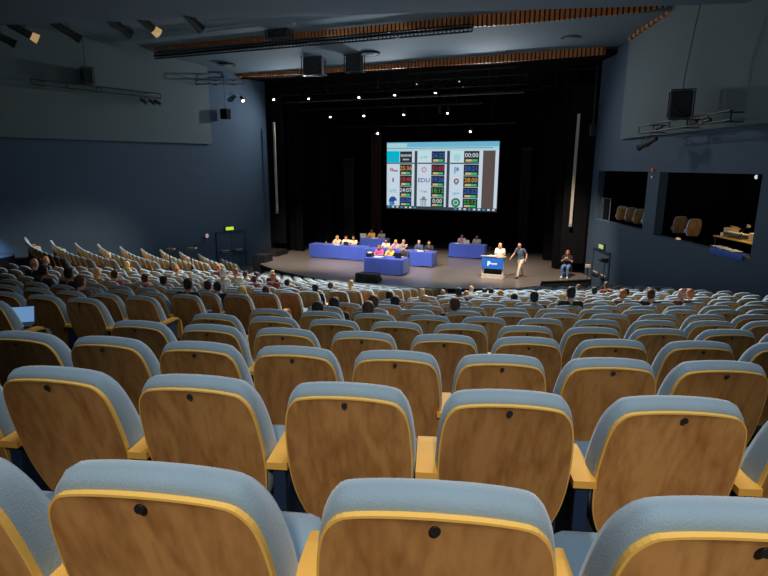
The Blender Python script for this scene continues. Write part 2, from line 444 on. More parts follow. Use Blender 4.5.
def by(z): return (.82-z)*TILT
def ring(o,y,sx=1,cz=.6):
    return [Vector((x*sx,by(z)+(y*(1+max(0,.80-z)*1.3) if y>.03 else y)+ (abs(x)/.24)**2*.012,z)) for x,z in o]
def cap(ringv):
    c=sum(ringv,Vector())/len(ringv); return c
def loft(mb,rings,mi=0,smooth=True,cap0=True,cap1=True):
    n=len(rings[0]); vs=[v for r in rings for v in r]; fs=[]
    for j in range(len(rings)-1):
        for i in range(n): fs.append((j*n+i,j*n+(i+1)%n,(j+1)*n+(i+1)%n,(j+1)*n+i))
    mb.add(vs,fs,mi,smooth)
    for fl,r in ((cap0,rings[0]),(cap1,rings[-1])):
        if fl:
            # ladder cap between left and right halves
            m=len(r); h=m//2; f=[]
            for i in range(h): 
                a,b,c,d=i,i+1,(m-1-(i+1))%m,(m-1-i)%m
                if len({a,b,c,d})==4: f.append((a,b,c,d))
                elif len({a,b,c,d})==3: f.append(tuple(dict.fromkeys((a,b,c,d))))
            mb.add(r,f,mi,smooth)
def shrink(o,d):
    # inset outline towards its inside by d (approx)
    cx,cz=0,.62; out=[]
    for x,z in o:
        dx,dz=x-cx,z-cz; L=math.hypot(dx,dz); f=max(0,(L-d)/L); out.append((cx+dx*f,cz+dz*f))
    return out
def m_panel():
    mb=MB(); o=outline(); 
    loft(mb,[ring(shrink(o,.004),-.0155),ring(shrink(o,.004),-.003)],0,False); return mb
def m_edge():
    mb=MB(); o=outline(); i=shrink(o,.006)
    rs=[ring(i,-.0160),ring(o,-.0150),ring(o,.002),ring(i,.003)]
    loft(mb,rs,0,False,False,False); return mb
def m_cush(lo=False):
    mb=MB(); o=outline()
    spec=[(0.000,-.003),(.004,.009),(.014,.022),(.040,.034),(.070,.030),(.090,.010),(.100,-.035)]
    if lo: spec=[(0.0,-.002),(.015,.024),(.070,.030),(.098,-.035)]
    rs=[]
    for y,g in spec:
        oo=outline(grow=max(g,0)) if g>=0 else shrink(o,-g)
        rs.append(ring(oo,y))
    loft(mb,rs,0,True); return mb
def m_seatpad():
    mb=MB(); 
    # rounded cushion, sits folded down
    prof=[(.20,.36),(.20,.42),(.23,.445),(.32,.45),(.41,.462),(.475,.468),(.52,.455),(.545,.41),(.54,.35),(.51,.315),(.44,.305)]
    rs=[]
    for x,s in ((-.240,.60),(-.234,.78),(-.220,.92),(-.195,1),(.195,1),(.220,.92),(.234,.78),(.240,.60)):
        cy,cz=.38,.41; rs.append([Vector((x,cy+(y-cy)*s,cz+(z-cz)*s)) for y,z in prof])
    n=len(prof); vs=[v for r in rs for v in r]; fs=[]
    for j in range(len(rs)-1):
        for i in range(n): fs.append((j*n+i,j*n+(i+1)%n,(j+1)*n+(i+1)%n,(j+1)*n+i))
    fs.append(list(range(n))[::-1]); fs.append([(len(rs)-1)*n+i for i in range(n)])
    mb.add(vs,fs,0,True); return mb
def m_arm(x,full=False):
    mb=MB(); cl=[(.055,.522),(.29,.526),(.345,.521),(.385,.495),(.402,.44),(.408,.36),(.41,.22)]
    t=.028; P=[]
    for i,(y,z) in enumerate(cl):
        a=cl[max(0,i-1)]; b=cl[min(len(cl)-1,i+1)]; dy,dz=b[0]-a[0],b[1]-a[1]; L=math.hypot(dy,dz)
        P.append((y,z,-dz/L*t/2*-1,dy/L*t/2))
    vs=[]
    for y,z,ny,nz in P:
        for sx in(-1,1):
            vs.append(Vector((x+sx*.041,y-ny*0+(-ny if 0 else 0)+0,z)) + Vector((0,-(-0)+(nz*0),nz)) + Vector((0,ny,0)))
            vs.append(Vector((x+sx*.041,y,z)) - Vector((0,ny,nz)))
    fs=[]
    for i in range(len(P)-1):
        o=i*4; n=o+4
        fs+= [(o,o+2,n+2,n),(o+1,n+1,n+3,o+3),(o,n,n+1,o+1),(o+2,o+3,n+3,n+2)]
    fs+= [(0,1,3,2),(len(vs)-4,len(vs)-2,len(vs)-1,len(vs)-3)]
    mb.add(vs,fs); return mb
def m_side(x):
    mb=MB(); mb.box((x,.20,.27),(.05,.24,.48),b=.006)
    mb.box((x,.20,.025),(.07,.32,.05),b=.006); return mb
def m_endpanel(x):
    mb=MB()
    pr=[(-.10,.0),(.34,.0),(.36,.52),(.34,.60),(.26,.66),(.0,.70),(-.12,.69),(-.14,.62)]
    vs=[Vector((x+s*.018,y,z)) for s in (-1,1) for y,z in pr]; n=len(pr)
    mb.add(vs,[list(range(n))[::-1],list(range(n,2*n))]+[(i,(i+1)%n,n+(i+1)%n,n+i) for i in range(n)]); return mb
def m_button():
    mb=MB(); c=Vector((0,by(.822)-.021,.822)); mb.tube(c+Vector((0,.003,0)),c+Vector((0,-.0008,0)),.0108,.0100,14); return mb
def m_foot():
    mb=MB(); mb.box((0,.30,.31),(.34,.16,.03),b=.008); mb.box((0,.3,.18),(.06,.06,.34),b=.008); mb.box((0,.3,.012),(.2,.16,.024),b=.005); return mb
ME=dict(panel=m_panel().mesh('back_panel',['ply']),edge=m_edge().mesh('panel_edge',['edge']),cush=m_cush().mesh('back_cushion',['fabric']),
  pad=m_seatpad().mesh('seat_cushion',['fabric']),button=m_button().mesh('panel_button',['black']),foot=m_foot().mesh('seat_foot',['blackmetal']))
SP=.56
ME['armL']=m_arm(-.281).mesh('armrest',['arm']); ME['armR']=m_arm(.281).mesh('armrest',['arm'])
ME['sideL']=m_side(-.281).mesh('arm_panel',['navy']); ME['sideR']=m_side(.281).mesh('arm_panel',['navy'])
ME['endL']=m_endpanel(-.32).mesh('end_panel',['arm']); ME['endR']=m_endpanel(.32).mesh('end_panel',['arm'])
def fixn(me):
    bm=bmesh.new(); bm.from_mesh(me); bmesh.ops.remove_doubles(bm,verts=bm.verts,dist=1e-5); bmesh.ops.recalc_face_normals(bm,faces=bm.faces); bm.to_mesh(me); bm.free()
for m_ in ME.values(): fixn(m_)
def joined(parts,name,mats):
    vs=[];fs=[];mi=[];sm=[]
    for me,m in parts:
        o=len(vs); vs+=[v.co[:] for v in me.vertices]
        for p in me.polygons: fs.append([i+o for i in p.vertices]); mi.append(m); sm.append(p.use_smooth)
    me=D.meshes.new(name); me.from_pydata(vs,[],fs)
    for m in mats: me.materials.append(M[m])
    for p,a,b in zip(me.polygons,mi,sm): p.material_index=a; p.use_smooth=b
    me.update(); return me
lowc=m_cush(True).mesh('c',['fabric']); fixn(lowc)
SM=['fabric','ply','edge','arm','navy','black','blackmetal']
FAR=joined([(lowc,0),(ME['panel'],1),(ME['edge'],2),(ME['pad'],0),(ME['armL'],3),(ME['sideL'],4)],'auditorium_seat',SM)
FAREND=joined([(FAR,0)],'x',SM)
def seat_xform(k,a): # a measured about P from world -Y
    r=RK(k); return Vector((PX+r*math.sin(a),PY-r*math.cos(a),FZ(k))), a
phase={0:(-.1023,.5682,1),1:(-.1124,.5743,1),2:(-.1093,.545,1),3:(-.1194,.5616,1),4:(-.1145,.5485,1)}
seats=[]  # k, block, idx, angle, endflag
def uw(k,a):
    x=PX+RK(k)*math.sin(a); y=PY-RK(k)*math.cos(a); return loc(x,y)
for k in range(0,23):
    r=RK(k)
    # right block
    if k in phase:
        a1,s,i1=phase[k]; i=-12; L=[]
        while i<40:
            a=a1+(i-i1)*s/r; u,w=uw(k,a)
            if u>=6.18 and u<wall_u(w)-1.1 and (k>2 or True): L.append(a)
            i+=1
    else:
        s=.56; st=6.25+(0.0 if k%2 else .14); L=[]
        a=-AL+math.asin(min(1,st/r))
        while True:
            u,w=uw(k,a)
            if u>wall_u(w)-1.15 or a>1.2 or w>-4.7: break
            L.append(a); a+=s/r
    for j,a in enumerate(L): seats.append([k,'R',j,a,'L' if j==0 else ('R' if j==len(L)-1 else '')])
    # centre block, numbered from the near aisle leftwards
    off=(k*.15)%.56; L=[]
    s0=4.12-off*.5-(.26 if k==4 else 0)
    while s0>-4.2:
        L.append(-AL+math.asin(s0/r)); s0-=.56
    for j,a in enumerate(L): seats.append([k,'C',j,a,'R' if j==0 else ('L' if j==len(L)-1 else '')])
    # left bank, numbered from the far aisle leftwards
    a=-AL-math.asin(6.25/r+.0); a-=.28/r; L=[]
    while k>=13:
        u,w=uw(k,a)
        if -u>wall_u(w)-1.15 or a<-1.9 or w>-4.2: break
        L.append(a); a-=.56/r
    for j,a in enumerate(L): seats.append([k,'L',j,a,'R' if j==0 else ('L' if j==len(L)-1 else '')])
vis=[]
for s in seats:
    p,a=seat_xform(s[0],s[3]); q=project(p+Vector((0,0,.85)))
    if q is None: continue
    m=.34*547/q[2]
    if -m<q[0]<768+m and q[1]-m<576: vis.append((q[2],s,q))
vis.sort(key=lambda t:t[0])
ORD=['nearest','second','third','fourth','fifth','sixth','seventh','eighth','ninth','tenth','eleventh','twelfth','thirteenth','fourteenth','fifteenth','sixteenth','seventeenth','eighteenth','nineteenth','twentieth','twenty-first','twenty-second','twenty-third']
NO=['first','second','third','fourth','fifth','sixth','seventh','eighth','ninth','tenth','eleventh','twelfth','thirteenth','fourteenth','fifteenth','sixteenth','seventeenth','eighteenth','nineteenth','twentieth','twenty-first','twenty-second','twenty-third','twenty-fourth','twenty-fifth','twenty-sixth','twenty-seventh','twenty-eighth','twenty-ninth','thirtieth']
NEAR_N=120; IND_N=300
HIDDEN=set()
firstvis={}
for d,s,q in vis:
    if s[1]=='R': firstvis[s[0]]=min(firstvis.get(s[0],99),s[2])
protos={}
def seat_full(end):
    root=empty('auditorium_seat',(0,0,0)); root['category']='seat'
    link('seat_cushion',ME['pad'],root); link('back_cushion',ME['cush'],root)
    pn=link('back_panel',ME['panel'],root); link('panel_edge',ME['edge'],pn); link('panel_button',ME['button'],pn)
    link('armrest',ME['armL'],root); link('arm_panel',ME['sideL'],root); link('seat_foot',ME['foot'],root)
    if end=='R': link('armrest',ME['armR'],root); link('arm_panel',ME['sideR'],root)
    index_kids(root); return root
cnt=0; stuff=[]
blk={'R':'right of the near aisle','C':'left of the near aisle','L':'left of the far aisle'}
for d,s,q in vis:
    k,b,j,a,end=s
    key=(k,b,j)
    if key in HIDDEN: stuff.append(s); continue
    if cnt<IND_N:
        p,rz=seat_xform(k,a)
        if cnt<NEAR_N:
            if end not in protos: protos[end]=o=seat_full(end)
            else: o=copy_tree(protos[end])
        else: o=link('auditorium_seat',FAR)
        o.location=p; o.rotation_euler=(0,0,rz)
        if b=='R' and k<2:
            n=NO[j-firstvis[k]]; lab=f'blue padded seat with curved plywood back, {ORD[k]} row, {n} from photo left'
        else: lab=f'blue padded plywood-backed seat, {ORD[k]} row from camera, {NO[j]} {blk[b]}'
        tag(o,lab,'seat','auditorium seats in the raked rows'); cnt+=1
    else: stuff.append(s)
# the remaining distant seats
vs=[];fs=[];mi=[];sm=[]
fv=[v.co.copy() for v in FAR.vertices]; fp=[(list(p.vertices),p.material_index,p.use_smooth) for p in FAR.polygons]
for s in stuff:
    p,rz=seat_xform(s[0],s[3]); R=Rz(rz); o=len(vs)
    vs+=[(R@v+p)[:] for v in fv]
    for f,m_,t in fp: fs.append([i+o for i in f]); mi.append(m_); sm.append(t)
me=D.meshes.new('auditorium_seats'); me.from_pydata(vs,[],fs)
for m_ in SM: me.materials.append(M[m_])
me.polygons.foreach_set('material_index',mi); me.polygons.foreach_set('use_smooth',sm); me.update()
o=link('auditorium_seats',me); tag(o,'distant rows of pale topped auditorium seats sloping down to the stage','seats',kind='stuff')

# ------------------------------------------------------------------ people
def evaluated(o,mods):
    for t,kw in mods:
        m=o.modifiers.new(t,t)
        for k_,v_ in kw.items(): setattr(m,k_,v_)
    dg=bpy.context.evaluated_depsgraph_get(); dg.update()
    me=D.meshes.new_from_object(o.evaluated_get(dg)); old=o.data
    D.objects.remove(o); D.meshes.remove(old); return me
def solid(chains,ells,voxel,dec,name,smooth=3):
    """chains: list of [(pt,r),...]; ells: (centre,radii,rot) -> one continuous remeshed skin"""
    mb=MB()
    for ch in chains:
        for (p,r),(q,s_) in zip(ch,ch[1:]): mb.tube(p,q,r,s_,12,0,True)
        for p,r in ch: mb.ell(p,(r,r,r),0,12,8)
    for e in ells:
        mb.ell(e[0],e[1],0,16,10,e[2] if len(e)>2 else None)
    me=mb.mesh('tmp',['skin']); o=D.objects.new('tmp',me); COL.objects.link(o)
    r=evaluated(o,[('REMESH',dict(mode='VOXEL',voxel_size=voxel,use_smooth_shade=True)),('SMOOTH',dict(factor=.5,iterations=smooth)),('DECIMATE',dict(ratio=dec))])
    r.name=name
    for p in r.polygons: p.use_smooth=True
    return r
V=Vector
def lerp(a,b,t): return V(a)*(1-t)+V(b)*t
def hand(wr,elb,palm_n,curl=.3,side=1):
    """wrist, elbow, palm normal -> palm ellipsoid + five unequal bent fingers"""
    wr=V(wr); d=(wr-V(elb)).normalized(); n=V(palm_n); n=(n-d*n.dot(d)).normalized(); s=d.cross(n).normalized()*side
    rot=Matrix((s,d,n)).transposed()
    ch=[]; el=[(wr+d*.048,(.040,.052,.015),rot)]
    for i,(o,L) in enumerate(((-.031,.058),(-.011,.075),(.011,.080),(.032,.070))):
        b=wr+d*.085+s*o; k1=b+(d*math.cos(curl)+n*math.sin(curl)+s*o*2.0).normalized()*L*.5
        k2=k1+(d*math.cos(curl*2.2)+n*math.sin(curl*2.2)+s*o*2.0).normalized()*L*.5
        ch.append([(b,.0095),(k1,.0085),(k2,.0070)])
    tb=wr+d*.035+s*.034; t1=tb+(s*.8+d*.7+n*.2).normalized()*.035; t2=t1+(d*.9+s*.35+n*.35).normalized()*.030
    ch.append([(tb,.0115),(t1,.0100),(t2,.0080)]); return ch,el
def head(c,yaw=0,tilt=0):
    R=Rz(yaw)@Rx(-tilt)
    def P(x,y,z): return V(c)+R@V((x,y,z))
    el=[(P(0,-.008,.022),(.074,.094,.092),R),(P(0,.018,-.045),(.056,.068,.066),R),(P(0,.060,-.088),(.026,.024,.020),R),
        (P(.077,-.005,-.01),(.010,.018,.030),R),(P(-.077,-.005,-.01),(.010,.018,.030),R),(P(0,.098,-.022),(.012,.018,.012),R),
        (P(0,.086,-.058),(.024,.014,.008),R),(P(.031,.078,.012),(.018,.014,.007),R),(P(-.031,.078,.012),(.018,.014,.007),R)]
    ch=[[(P(0,.083,.015),.010),(P(0,.103,-.020),.011)]]
    return ch,el,P,R
def make_person(J,voxel=.010,dec=.35,hair='short',sleeve='short',hands=True,yaw=0,tilt=0,legs='trousers',palm=(0,0,-1)):
    """returns dict of meshes; J joints for L/R"""
    out={}
    pel,che,nec,hd=V(J['pelvis']),V(J['chest']),V(J['neck']),V(J['head'])
    up=(nec-pel).normalized()
    wai=lerp(pel,che,.5)
    ch=[];el=[]
    lat=V(J['latx']) if 'latx' in J else V((1,0,0))
    def torso(g):
        c=[]
        for s in(-1,1):
            c.append([(pel+lat*s*.072,.105+g),(wai+lat*s*.058,.090+g),(che+lat*s*.075,.098+g),(lerp(che,nec,.55)+lat*s*.065,.070+g)])
        c.append([(pel,.10+g),(wai,.095+g),(che,.105+g)])
        return c
    ch+=torso(0); ch.append([(lerp(che,nec,.45),.075),(nec,.052),(hd-V((0,.0,.06)),.052)])
    for s,k in((-1,'L'),(1,'R')):
        sh,elb,wr=V(J['sh'+k]),V(J['el'+k]),V(J['wr'+k])
        ch.append([(lerp(che,nec,.6)+lat*s*.05,.062),(sh,.056),(lerp(sh,elb,.5),.046),(elb,.037),(lerp(elb,wr,.4),.036),(wr,.025)])
        if hands:
            c,e=hand(wr,elb,J.get('palm'+k,palm),J.get('curl',.35),s*J.get('ts',-1)); ch+=c; el+=e
        hip,kn,an,to=V(J['hip'+k]),V(J['kn'+k]),V(J['an'+k]),V(J['to'+k])
        ch.append([(pel+lat*s*.06,.10),(hip,.088),(lerp(hip,kn,.5),.074),(kn,.053),(lerp(kn,an,.35),.052),(an,.036)])
        ch.append([(an-V((0,0,.02)),.034),(lerp(an,to,.5)-V((0,0,.018)),.032),(to,.024)])
    hc,he,P,R=head(hd,yaw,tilt)
    out['body']=solid(ch+hc,el+he,voxel,dec,'person_body')
    # clothing: slightly larger skins
    sc_=torso(.014)
    for s,k in((-1,'L'),(1,'R')):
        sh,elb,wr=V(J['sh'+k]),V(J['el'+k]),V(J['wr'+k])
        a=[(lerp(che,nec,.55)+lat*s*.05,.070),(sh,.069),(lerp(sh,elb,.55),.060)]
        if sleeve=='long': a+=[(elb,.050),(lerp(elb,wr,.45),.046),(lerp(elb,wr,.9),.036)]
        sc_.append(a)
    out['shirt']=solid(sc_,[],.014,.4,'shirt')
    tc=[[(pel-lat*.07,.115),(pel+lat*.07,.115)]]
    for s,k in((-1,'L'),(1,'R')):
        hip,kn,an=V(J['hip'+k]),V(J['kn'+k]),V(J['an'+k])
        tc.append([(pel+lat*s*.06,.115),(hip,.103),(lerp(hip,kn,.5),.090),(kn,.070),(lerp(kn,an,.4),.066),(lerp(kn,an,.93),.055)])
    out['trousers']=solid(tc,[],.015,.4,'trousers')
    out['shoes']=[]
    for k in('L','R'):
        an,to=V(J['an'+k]),V(J['to'+k])
        out['shoes'].append(solid([[(an-V((0,0,.03)),.046),(lerp(an,to,.5)-V((0,0,.022)),.042),(to+V((0,0,-.002)),.034)]],[],.012,.5,'shoe'))
    # hair
    hs=[]
    if hair=='bald': hs=[(P(0,-.035,.0),(.080,.078,.045),R)]
    else:
        hs=[(P(0,-.030,.040),(.083,.092,.086),R),(P(0,.030,.092),(.062,.052,.028),R)]
        if hair=='long':
            hs+=[(P(0,-.055,-.04),(.086,.062,.11),R),(P(0,-.07,-.13),(.088,.045,.10),R),(P(.072,-.01,-.06),(.022,.05,.11),R),(P(-.072,-.01,-.06),(.022,.05,.11),R)]
        elif hair=='bun': hs+=[(P(0,-.11,.06),(.045,.045,.045),R),(P(0,-.045,-.01),(.080,.07,.07),R)]
        else: hs+=[(P(0,-.045,-.015),(.080,.068,.062),R)]
    out['hair']=solid([],hs,.010,.5,'hair',2)
    mb=MB()
    for s in(-1,1): mb.ell(P(s*.031,.0845,.000),(.0135,.006,.0055),0,10,6,R)
    out['eyes']=mb.mesh('eyes',['eye'])
    mb=MB(); mb.ell(P(0,.0975,-.058),(.024,.006,.0065),0,10,6,R); out['mouth']=mb.mesh('mouth',['lips'])
    return out
def mset(o,m):
    if not o.data.materials: o.data.materials.append(M['skin'])
    o.material_slots[0].link='OBJECT'; o.material_slots[0].material=M[m]
def place_person(P,loc_,rz,label,skin='skin',hair='hair brown',shirt='cloth white',trs='cloth navy',shoe='shoe black',scale=.92,zs=None,group=None,face=True,legs=True):
    r=empty('person',loc_,rz,label,'person',group); r.scale=(scale,scale,zs or scale)
    b=link('body',P['body'],r); mset(b,skin)
    o=link('shirt',P['shirt'],r); mset(o,shirt)
    if legs:
        o=link('trousers',P['trousers'],r); mset(o,trs)
        for s in P['shoes']: o=link('shoe',s,r); mset(o,shoe)
    if hair: o=link('hair',P['hair'],r); mset(o,hair)
    if face: link('eyes',P['eyes'],r); link('mouth',P['mouth'],r)
    return r
def seated(hz=1.16,lean=0.0,arms='lap',hair='short',**kw):
    J=dict(pelvis=(0,.0,.54),chest=(0,-.03+lean*.5,.54+(hz-.54)*.53),neck=(0,-.02+lean*.8,.54+(hz-.54)*.79),head=(0,.015+lean,hz))
    shz=.54+(hz-.54)*.70; sy=-.03+lean*.7
    for s,k in((-1,'L'),(1,'R')):
        J['sh'+k]=(s*.175,sy,shz)
        if arms=='lap': J['el'+k]=(s*.23,sy+.06,shz-.26); J['wr'+k]=(s*.10,sy+.27,.66)
        elif arms=='table': J['el'+k]=(s*.245,sy+.17,.795); J['wr'+k]=(s*.09,sy+.40,.815)
        elif arms=='chin': J['el'+k]=(s*.16,sy+.30,.80) if s<0 else (s*.24,sy+.2,.80); J['wr'+k]=(s*.04,sy+.20,hz-.16) if s<0 else (-.02,sy+.33,.815)
        elif arms=='phone': J['el'+k]=(s*.235,sy+.05,shz-.25); J['wr'+k]=(s*.055,sy+.24,shz-.07)
        J['hip'+k]=(s*.10,.06,.53); J['kn'+k]=(s*.13,.46,.52); J['an'+k]=(s*.13,.44,.10); J['to'+k]=(s*.15,.60,.035)
    J['palmL']=(.3,0,-1); J['palmR']=(-.3,0,-1)
    if arms=='phone': J['palmL']=(1,0,.2); J['palmR']=(-1,0,.2)
    J.update(kw); return J
AUD={}
for hh in('short','long','bald','bun'):
    AUD[hh]=make_person(seated(1.15,-.0,'lap'),.013,.30,hh,'short')
TAB={('short','chin'):make_person(seated(1.18,.06,'chin'),.010,.3,'short','short',tilt=.15),
     ('short','table'):make_person(seated(1.19,.05,'table'),.010,.3,'short','long',tilt=.1),
     ('long','table'):make_person(seated(1.17,.05,'table'),.010,.3,'long','short',yaw=.25,tilt=.12),
     ('long','chin'):make_person(seated(1.15,.08,'chin'),.010,.3,'long','long',yaw=-.3,tilt=.2)}

# chairs on the stage (one proto)
def make_chair():
    r=empty('conference_chair',(0,0,0))
    mb=MB(); mb.box((0,.02,.43),(.44,.43,.05),b=.018); mb.build('seat',['black'],r)
    mb=MB(); mb.box((0,-.20,.69),(.42,.04,.30),b=.016,rot=Rx(.0)); mb.build('backrest',['black'],r)
    for sx in(-1,1):
        for sy in(-1,1):
            mb=MB()
            if sy<0: mb.path([(sx*.20,-.24,0),(sx*.20,-.20,.42),(sx*.20,-.205,.80)],.012)
            else: mb.path([(sx*.20,.22,0),(sx*.20,.20,.42)],.012)
            mb.build('leg',['steel'],r)
    index_kids(r); return r
FACE=PI-AL          # facing the audience along the hall axis
chair0=[None]
def put_chair(u,w,rz,label,off=0):
    p=W(u,w,.60)
    if chair0[0] is None: o=chair0[0]=make_chair()
    else: o=copy_tree(chair0[0])
    o.location=p; o.rotation_euler=(0,0,rz); o.scale=(.95,.95,.95)
    return tag(o,label,'chair','black chairs behind the conference tables')

# ------------------------------------------------------------------ stage tables under blue cloths
def cloth_table(u0,u1,w0,w1,label,h=.75,hem=0.0,group='blue clothed conference tables'):
    uc,wc=(u0+u1)/2,(w0+w1)/2; L,Dp=u1-u0,w1-w0
    t=empty('conference_table',W(uc,wc,.6),HALL,label[1],'table')
    mb=MB(); mb.box((0,0,h-.03),(L-.04,Dp-.04,.035),b=.005); mb.build('tabletop',['white'],t)
    for sx in(-1,1):
        for sy in(-1,1):
            mb=MB(); mb.tube((sx*(L/2-.1),sy*(Dp/2-.1),0),(sx*(L/2-.1),sy*(Dp/2-.1),h-.04),.018,.018,8); mb.build('leg',['blackmetal'],t)
    # cloth
    mb=MB(); n=int(L/.07)+2; m=max(4,int(Dp/.09)); top=h+.002; z0=.035+hem
    per=[]
    for i in range(n): per.append((-L/2+L*i/(n-1)*1.0,-Dp/2,0,-1))
    for i in range(1,m): per.append((L/2,-Dp/2+Dp*i/(m-1),1,0))
    for i in range(1,n): per.append((L/2-L*i/(n-1),Dp/2,0,1))
    for i in range(1,m-1): per.append((-L/2,Dp/2-Dp*i/(m-1),-1,0))
    rs=[]; N=len(per)
    for fz,am in((0,0),(.03,.3),(.35,.7),(.7,1),(1,1.3)):
        ring_=[]
        for i,(x,y,nx,ny) in enumerate(per):
            wv=.010*am*math.sin(i*1.9)+.008*am*math.sin(i*.63+1)
            sw=.06*am*.0
            hemw=.03*math.sin(i*.21+L)*fz*fz if fz==1 else 0
            ring_.append(V((x+nx*(.012+wv+.01*am),y+ny*(.012+wv+.01*am),top-(top-z0)*fz+max(0,hemw))))
        rs.append(ring_)
    vs=[v for r_ in rs for v in r_]; fs=[]
    for j in range(len(rs)-1):
        for i in range(N): fs.append((j*N+i,(j+1)*N+i,(j+1)*N+(i+1)%N,j*N+(i+1)%N))
    mb.add(vs,fs,0,True)
    mb.add(rs[0],[list(range(N))],0)
    c=mb.build('tablecloth',['tablecloth']); c.location=W(uc,wc,.6); c.rotation_euler=(0,0,HALL)
    tag(c,label[0],'tablecloth',group)
    return t
def table(u0,u1,w0,w1,lc,lt,**k): return cloth_table(u0,u1,w0,w1,(lc,lt),**k)

table(-5.72,-2.30,.42,1.08,'royal blue cloth on the long table at stage left','long folding table under blue cloth at the left of the stage')
table(-2.27,1.55,.0,.72,'royal blue cloth on the table behind the front table','folding table under blue cloth behind the small front table')
table(-1.02,.88,-2.66,-1.70,'royal blue cloth on the small table nearest the stage front','small folding table under blue cloth at the stage front')
table(-4.15,-2.50,3.75,4.45,'royal blue cloth on the small rear table at left','small folding table under blue cloth furthest back at left')
table(1.42,3.42,3.55,4.25,'royal blue cloth on the rear table left of the lectern','folding table under blue cloth behind and left of the lectern')
ppl=[ # u,w,proto,skin,hair,shirt,label
(-4.47,1.42,('long','chin'),'skin','hair blond','cloth cream','woman with long light hair in cream top, leftmost at the long blue table'),
(-3.91,1.42,('short','chin'),'skin','hair brown','cloth white','man in white shirt second from left at the long blue table'),
(-3.50,1.50,('long','table'),'skin','hair brown','cloth cream','brown haired woman in pale top beside the man in white'),
(-1.39,1.10,('long','table'),'skin','hair brown','cloth white','woman in white top, leftmost behind the middle table'),
(-.83,1.10,('long','chin'),'skin','hair blond','cloth lilac','woman in lilac top, second from left behind the middle table'),
(-.38,1.08,('short','chin'),'skin','hair blond','cloth grey','light haired person in grey leaning on the middle table'),
(.47,1.12,('short','table'),'skin','hair grey','cloth navy','man in dark suit, fourth from left behind the middle table'),
(1.02,1.12,('short','table'),'skin','hair brown','cloth black','man in black jacket at the right end of the middle table'),
(-.80,-1.28,('long','table'),'skin','hair ginger','cloth pink','woman in bright pink top at the front blue table'),
(-.20,-1.30,('long','chin'),'skin','hair blond','cloth yellow','blond woman in yellow top at the front blue table'),
(.50,-1.28,('short','table'),'skin','hair brown','cloth black','person in dark clothes behind the laptop at the front table'),
(-3.84,4.85,('short','table'),'skin2','hair black','cloth yellow','dark haired person in mustard top at the rear left table'),
(-3.18,4.85,('long','table'),'skin2','hair black','cloth grey','dark haired person in grey top at the rear left table'),
(1.88,4.65,('short','chin'),'skin2','hair black','cloth lilac','person in pale lilac shirt at the rear table left of lectern'),
(2.75,4.65,('long','table'),'skin2','hair black','cloth grey','long haired person in grey at the rear table, nearer the lectern')]
def wch(l): return 'black chair under the '+l.split(' at the ')[0].split(',')[0]
for u,w_,pr,sk,ha,sh,lb in ppl:
    seatw=w_+.02
    place_person(TAB[pr],W(u,seatw,.6),FACE,lb,sk,ha,sh)
    put_chair(u,seatw-.0,FACE,'black chair at the blue tables, under the '+' '.join(lb.split()[:7]))
# seated woman at stage right
ph=make_person(seated(1.18,.03,'phone'),.009,.35,'long','short',tilt=.3)
place_person(ph,W(7.95,.30,.6),FACE-.1,'seated woman in black top, blue jeans and white shoes holding a phone','skin','hair ginger','cloth black','cloth jeans','shoe white',.96)
o=empty('phone',W(7.95,.30,.6),FACE-.1,'small dark phone held by the seated woman in jeans','phone'); o.scale=(.96,)*3
mb=MB(); mb.box((0,.285,.985),(.07,.012,.14),b=.004,rot=None); mb.build('phone_body',['black'],o)
mb=MB(); mb.box((0,.2785,.985),(.06,.002,.125)); M['phones']=emi('phone screen',(.5,.6,.7),.6); mb.build('phone_screen',['phones'],o)
def special_chair():
    o=copy_tree(chair0[0]); o.location=W(7.95,.32,.6); o.rotation_euler=(0,0,FACE-.1); o.scale=(1,1,1)
    tag(o,'black chair with metal legs under the woman in jeans','chair','black chairs behind the conference tables')
special_chair()
# walking man
J=dict(pelvis=(0,0,.93),chest=(0,.06,1.24),neck=(0,.11,1.44),head=(0,.18,1.57),
 shL=(-.20,.08,1.38),elL=(-.31,-.03,1.14),wrL=(-.33,.06,.90),shR=(.20,.09,1.38),elR=(.31,.15,1.14),wrR=(.33,.34,.96),
 hipL=(-.095,.0,.90),knL=(-.10,.22,.53),anL=(-.09,.30,.10),toL=(-.10,.46,.045),
 hipR=(.095,.0,.90),knR=(.10,-.04,.50),anR=(.10,-.30,.15),toR=(.11,-.18,.035),palmL=(1,0,0),palmR=(-1,0,0),curl=.45)
wm=make_person(J,.009,.4,'bald','short',yaw=.5,tilt=.35)
place_person(wm,W(6.0,-.75,.6),FACE-.55,'man in slate blue polo shirt and beige trousers walking across the stage','skin','hair grey','cloth slate','cloth beige','shoe brown',.95)
# woman at the lectern
J=dict(pelvis=(0,0,.90),chest=(0,.02,1.20),neck=(0,.04,1.40),head=(0,.08,1.54),
 shL=(-.17,.03,1.34),elL=(-.23,.06,1.10),wrL=(-.13,.26,1.06),shR=(.17,.03,1.34),elR=(.23,.06,1.10),wrR=(.13,.26,1.06),
 hipL=(-.09,0,.87),knL=(-.09,.02,.49),anL=(-.09,-.01,.10),toL=(-.10,.14,.035),hipR=(.09,0,.87),knR=(.10,.02,.49),anR=(.10,-.01,.10),toR=(.11,.14,.035))
lw=make_person(J,.009,.4,'long','short',yaw=.2,tilt=.25)
place_person(lw,W(5.05,-.86,.6),FACE+.1,'blond woman in white top standing behind the lectern','skin','hair blond','cloth white','cloth black','shoe black',.94)

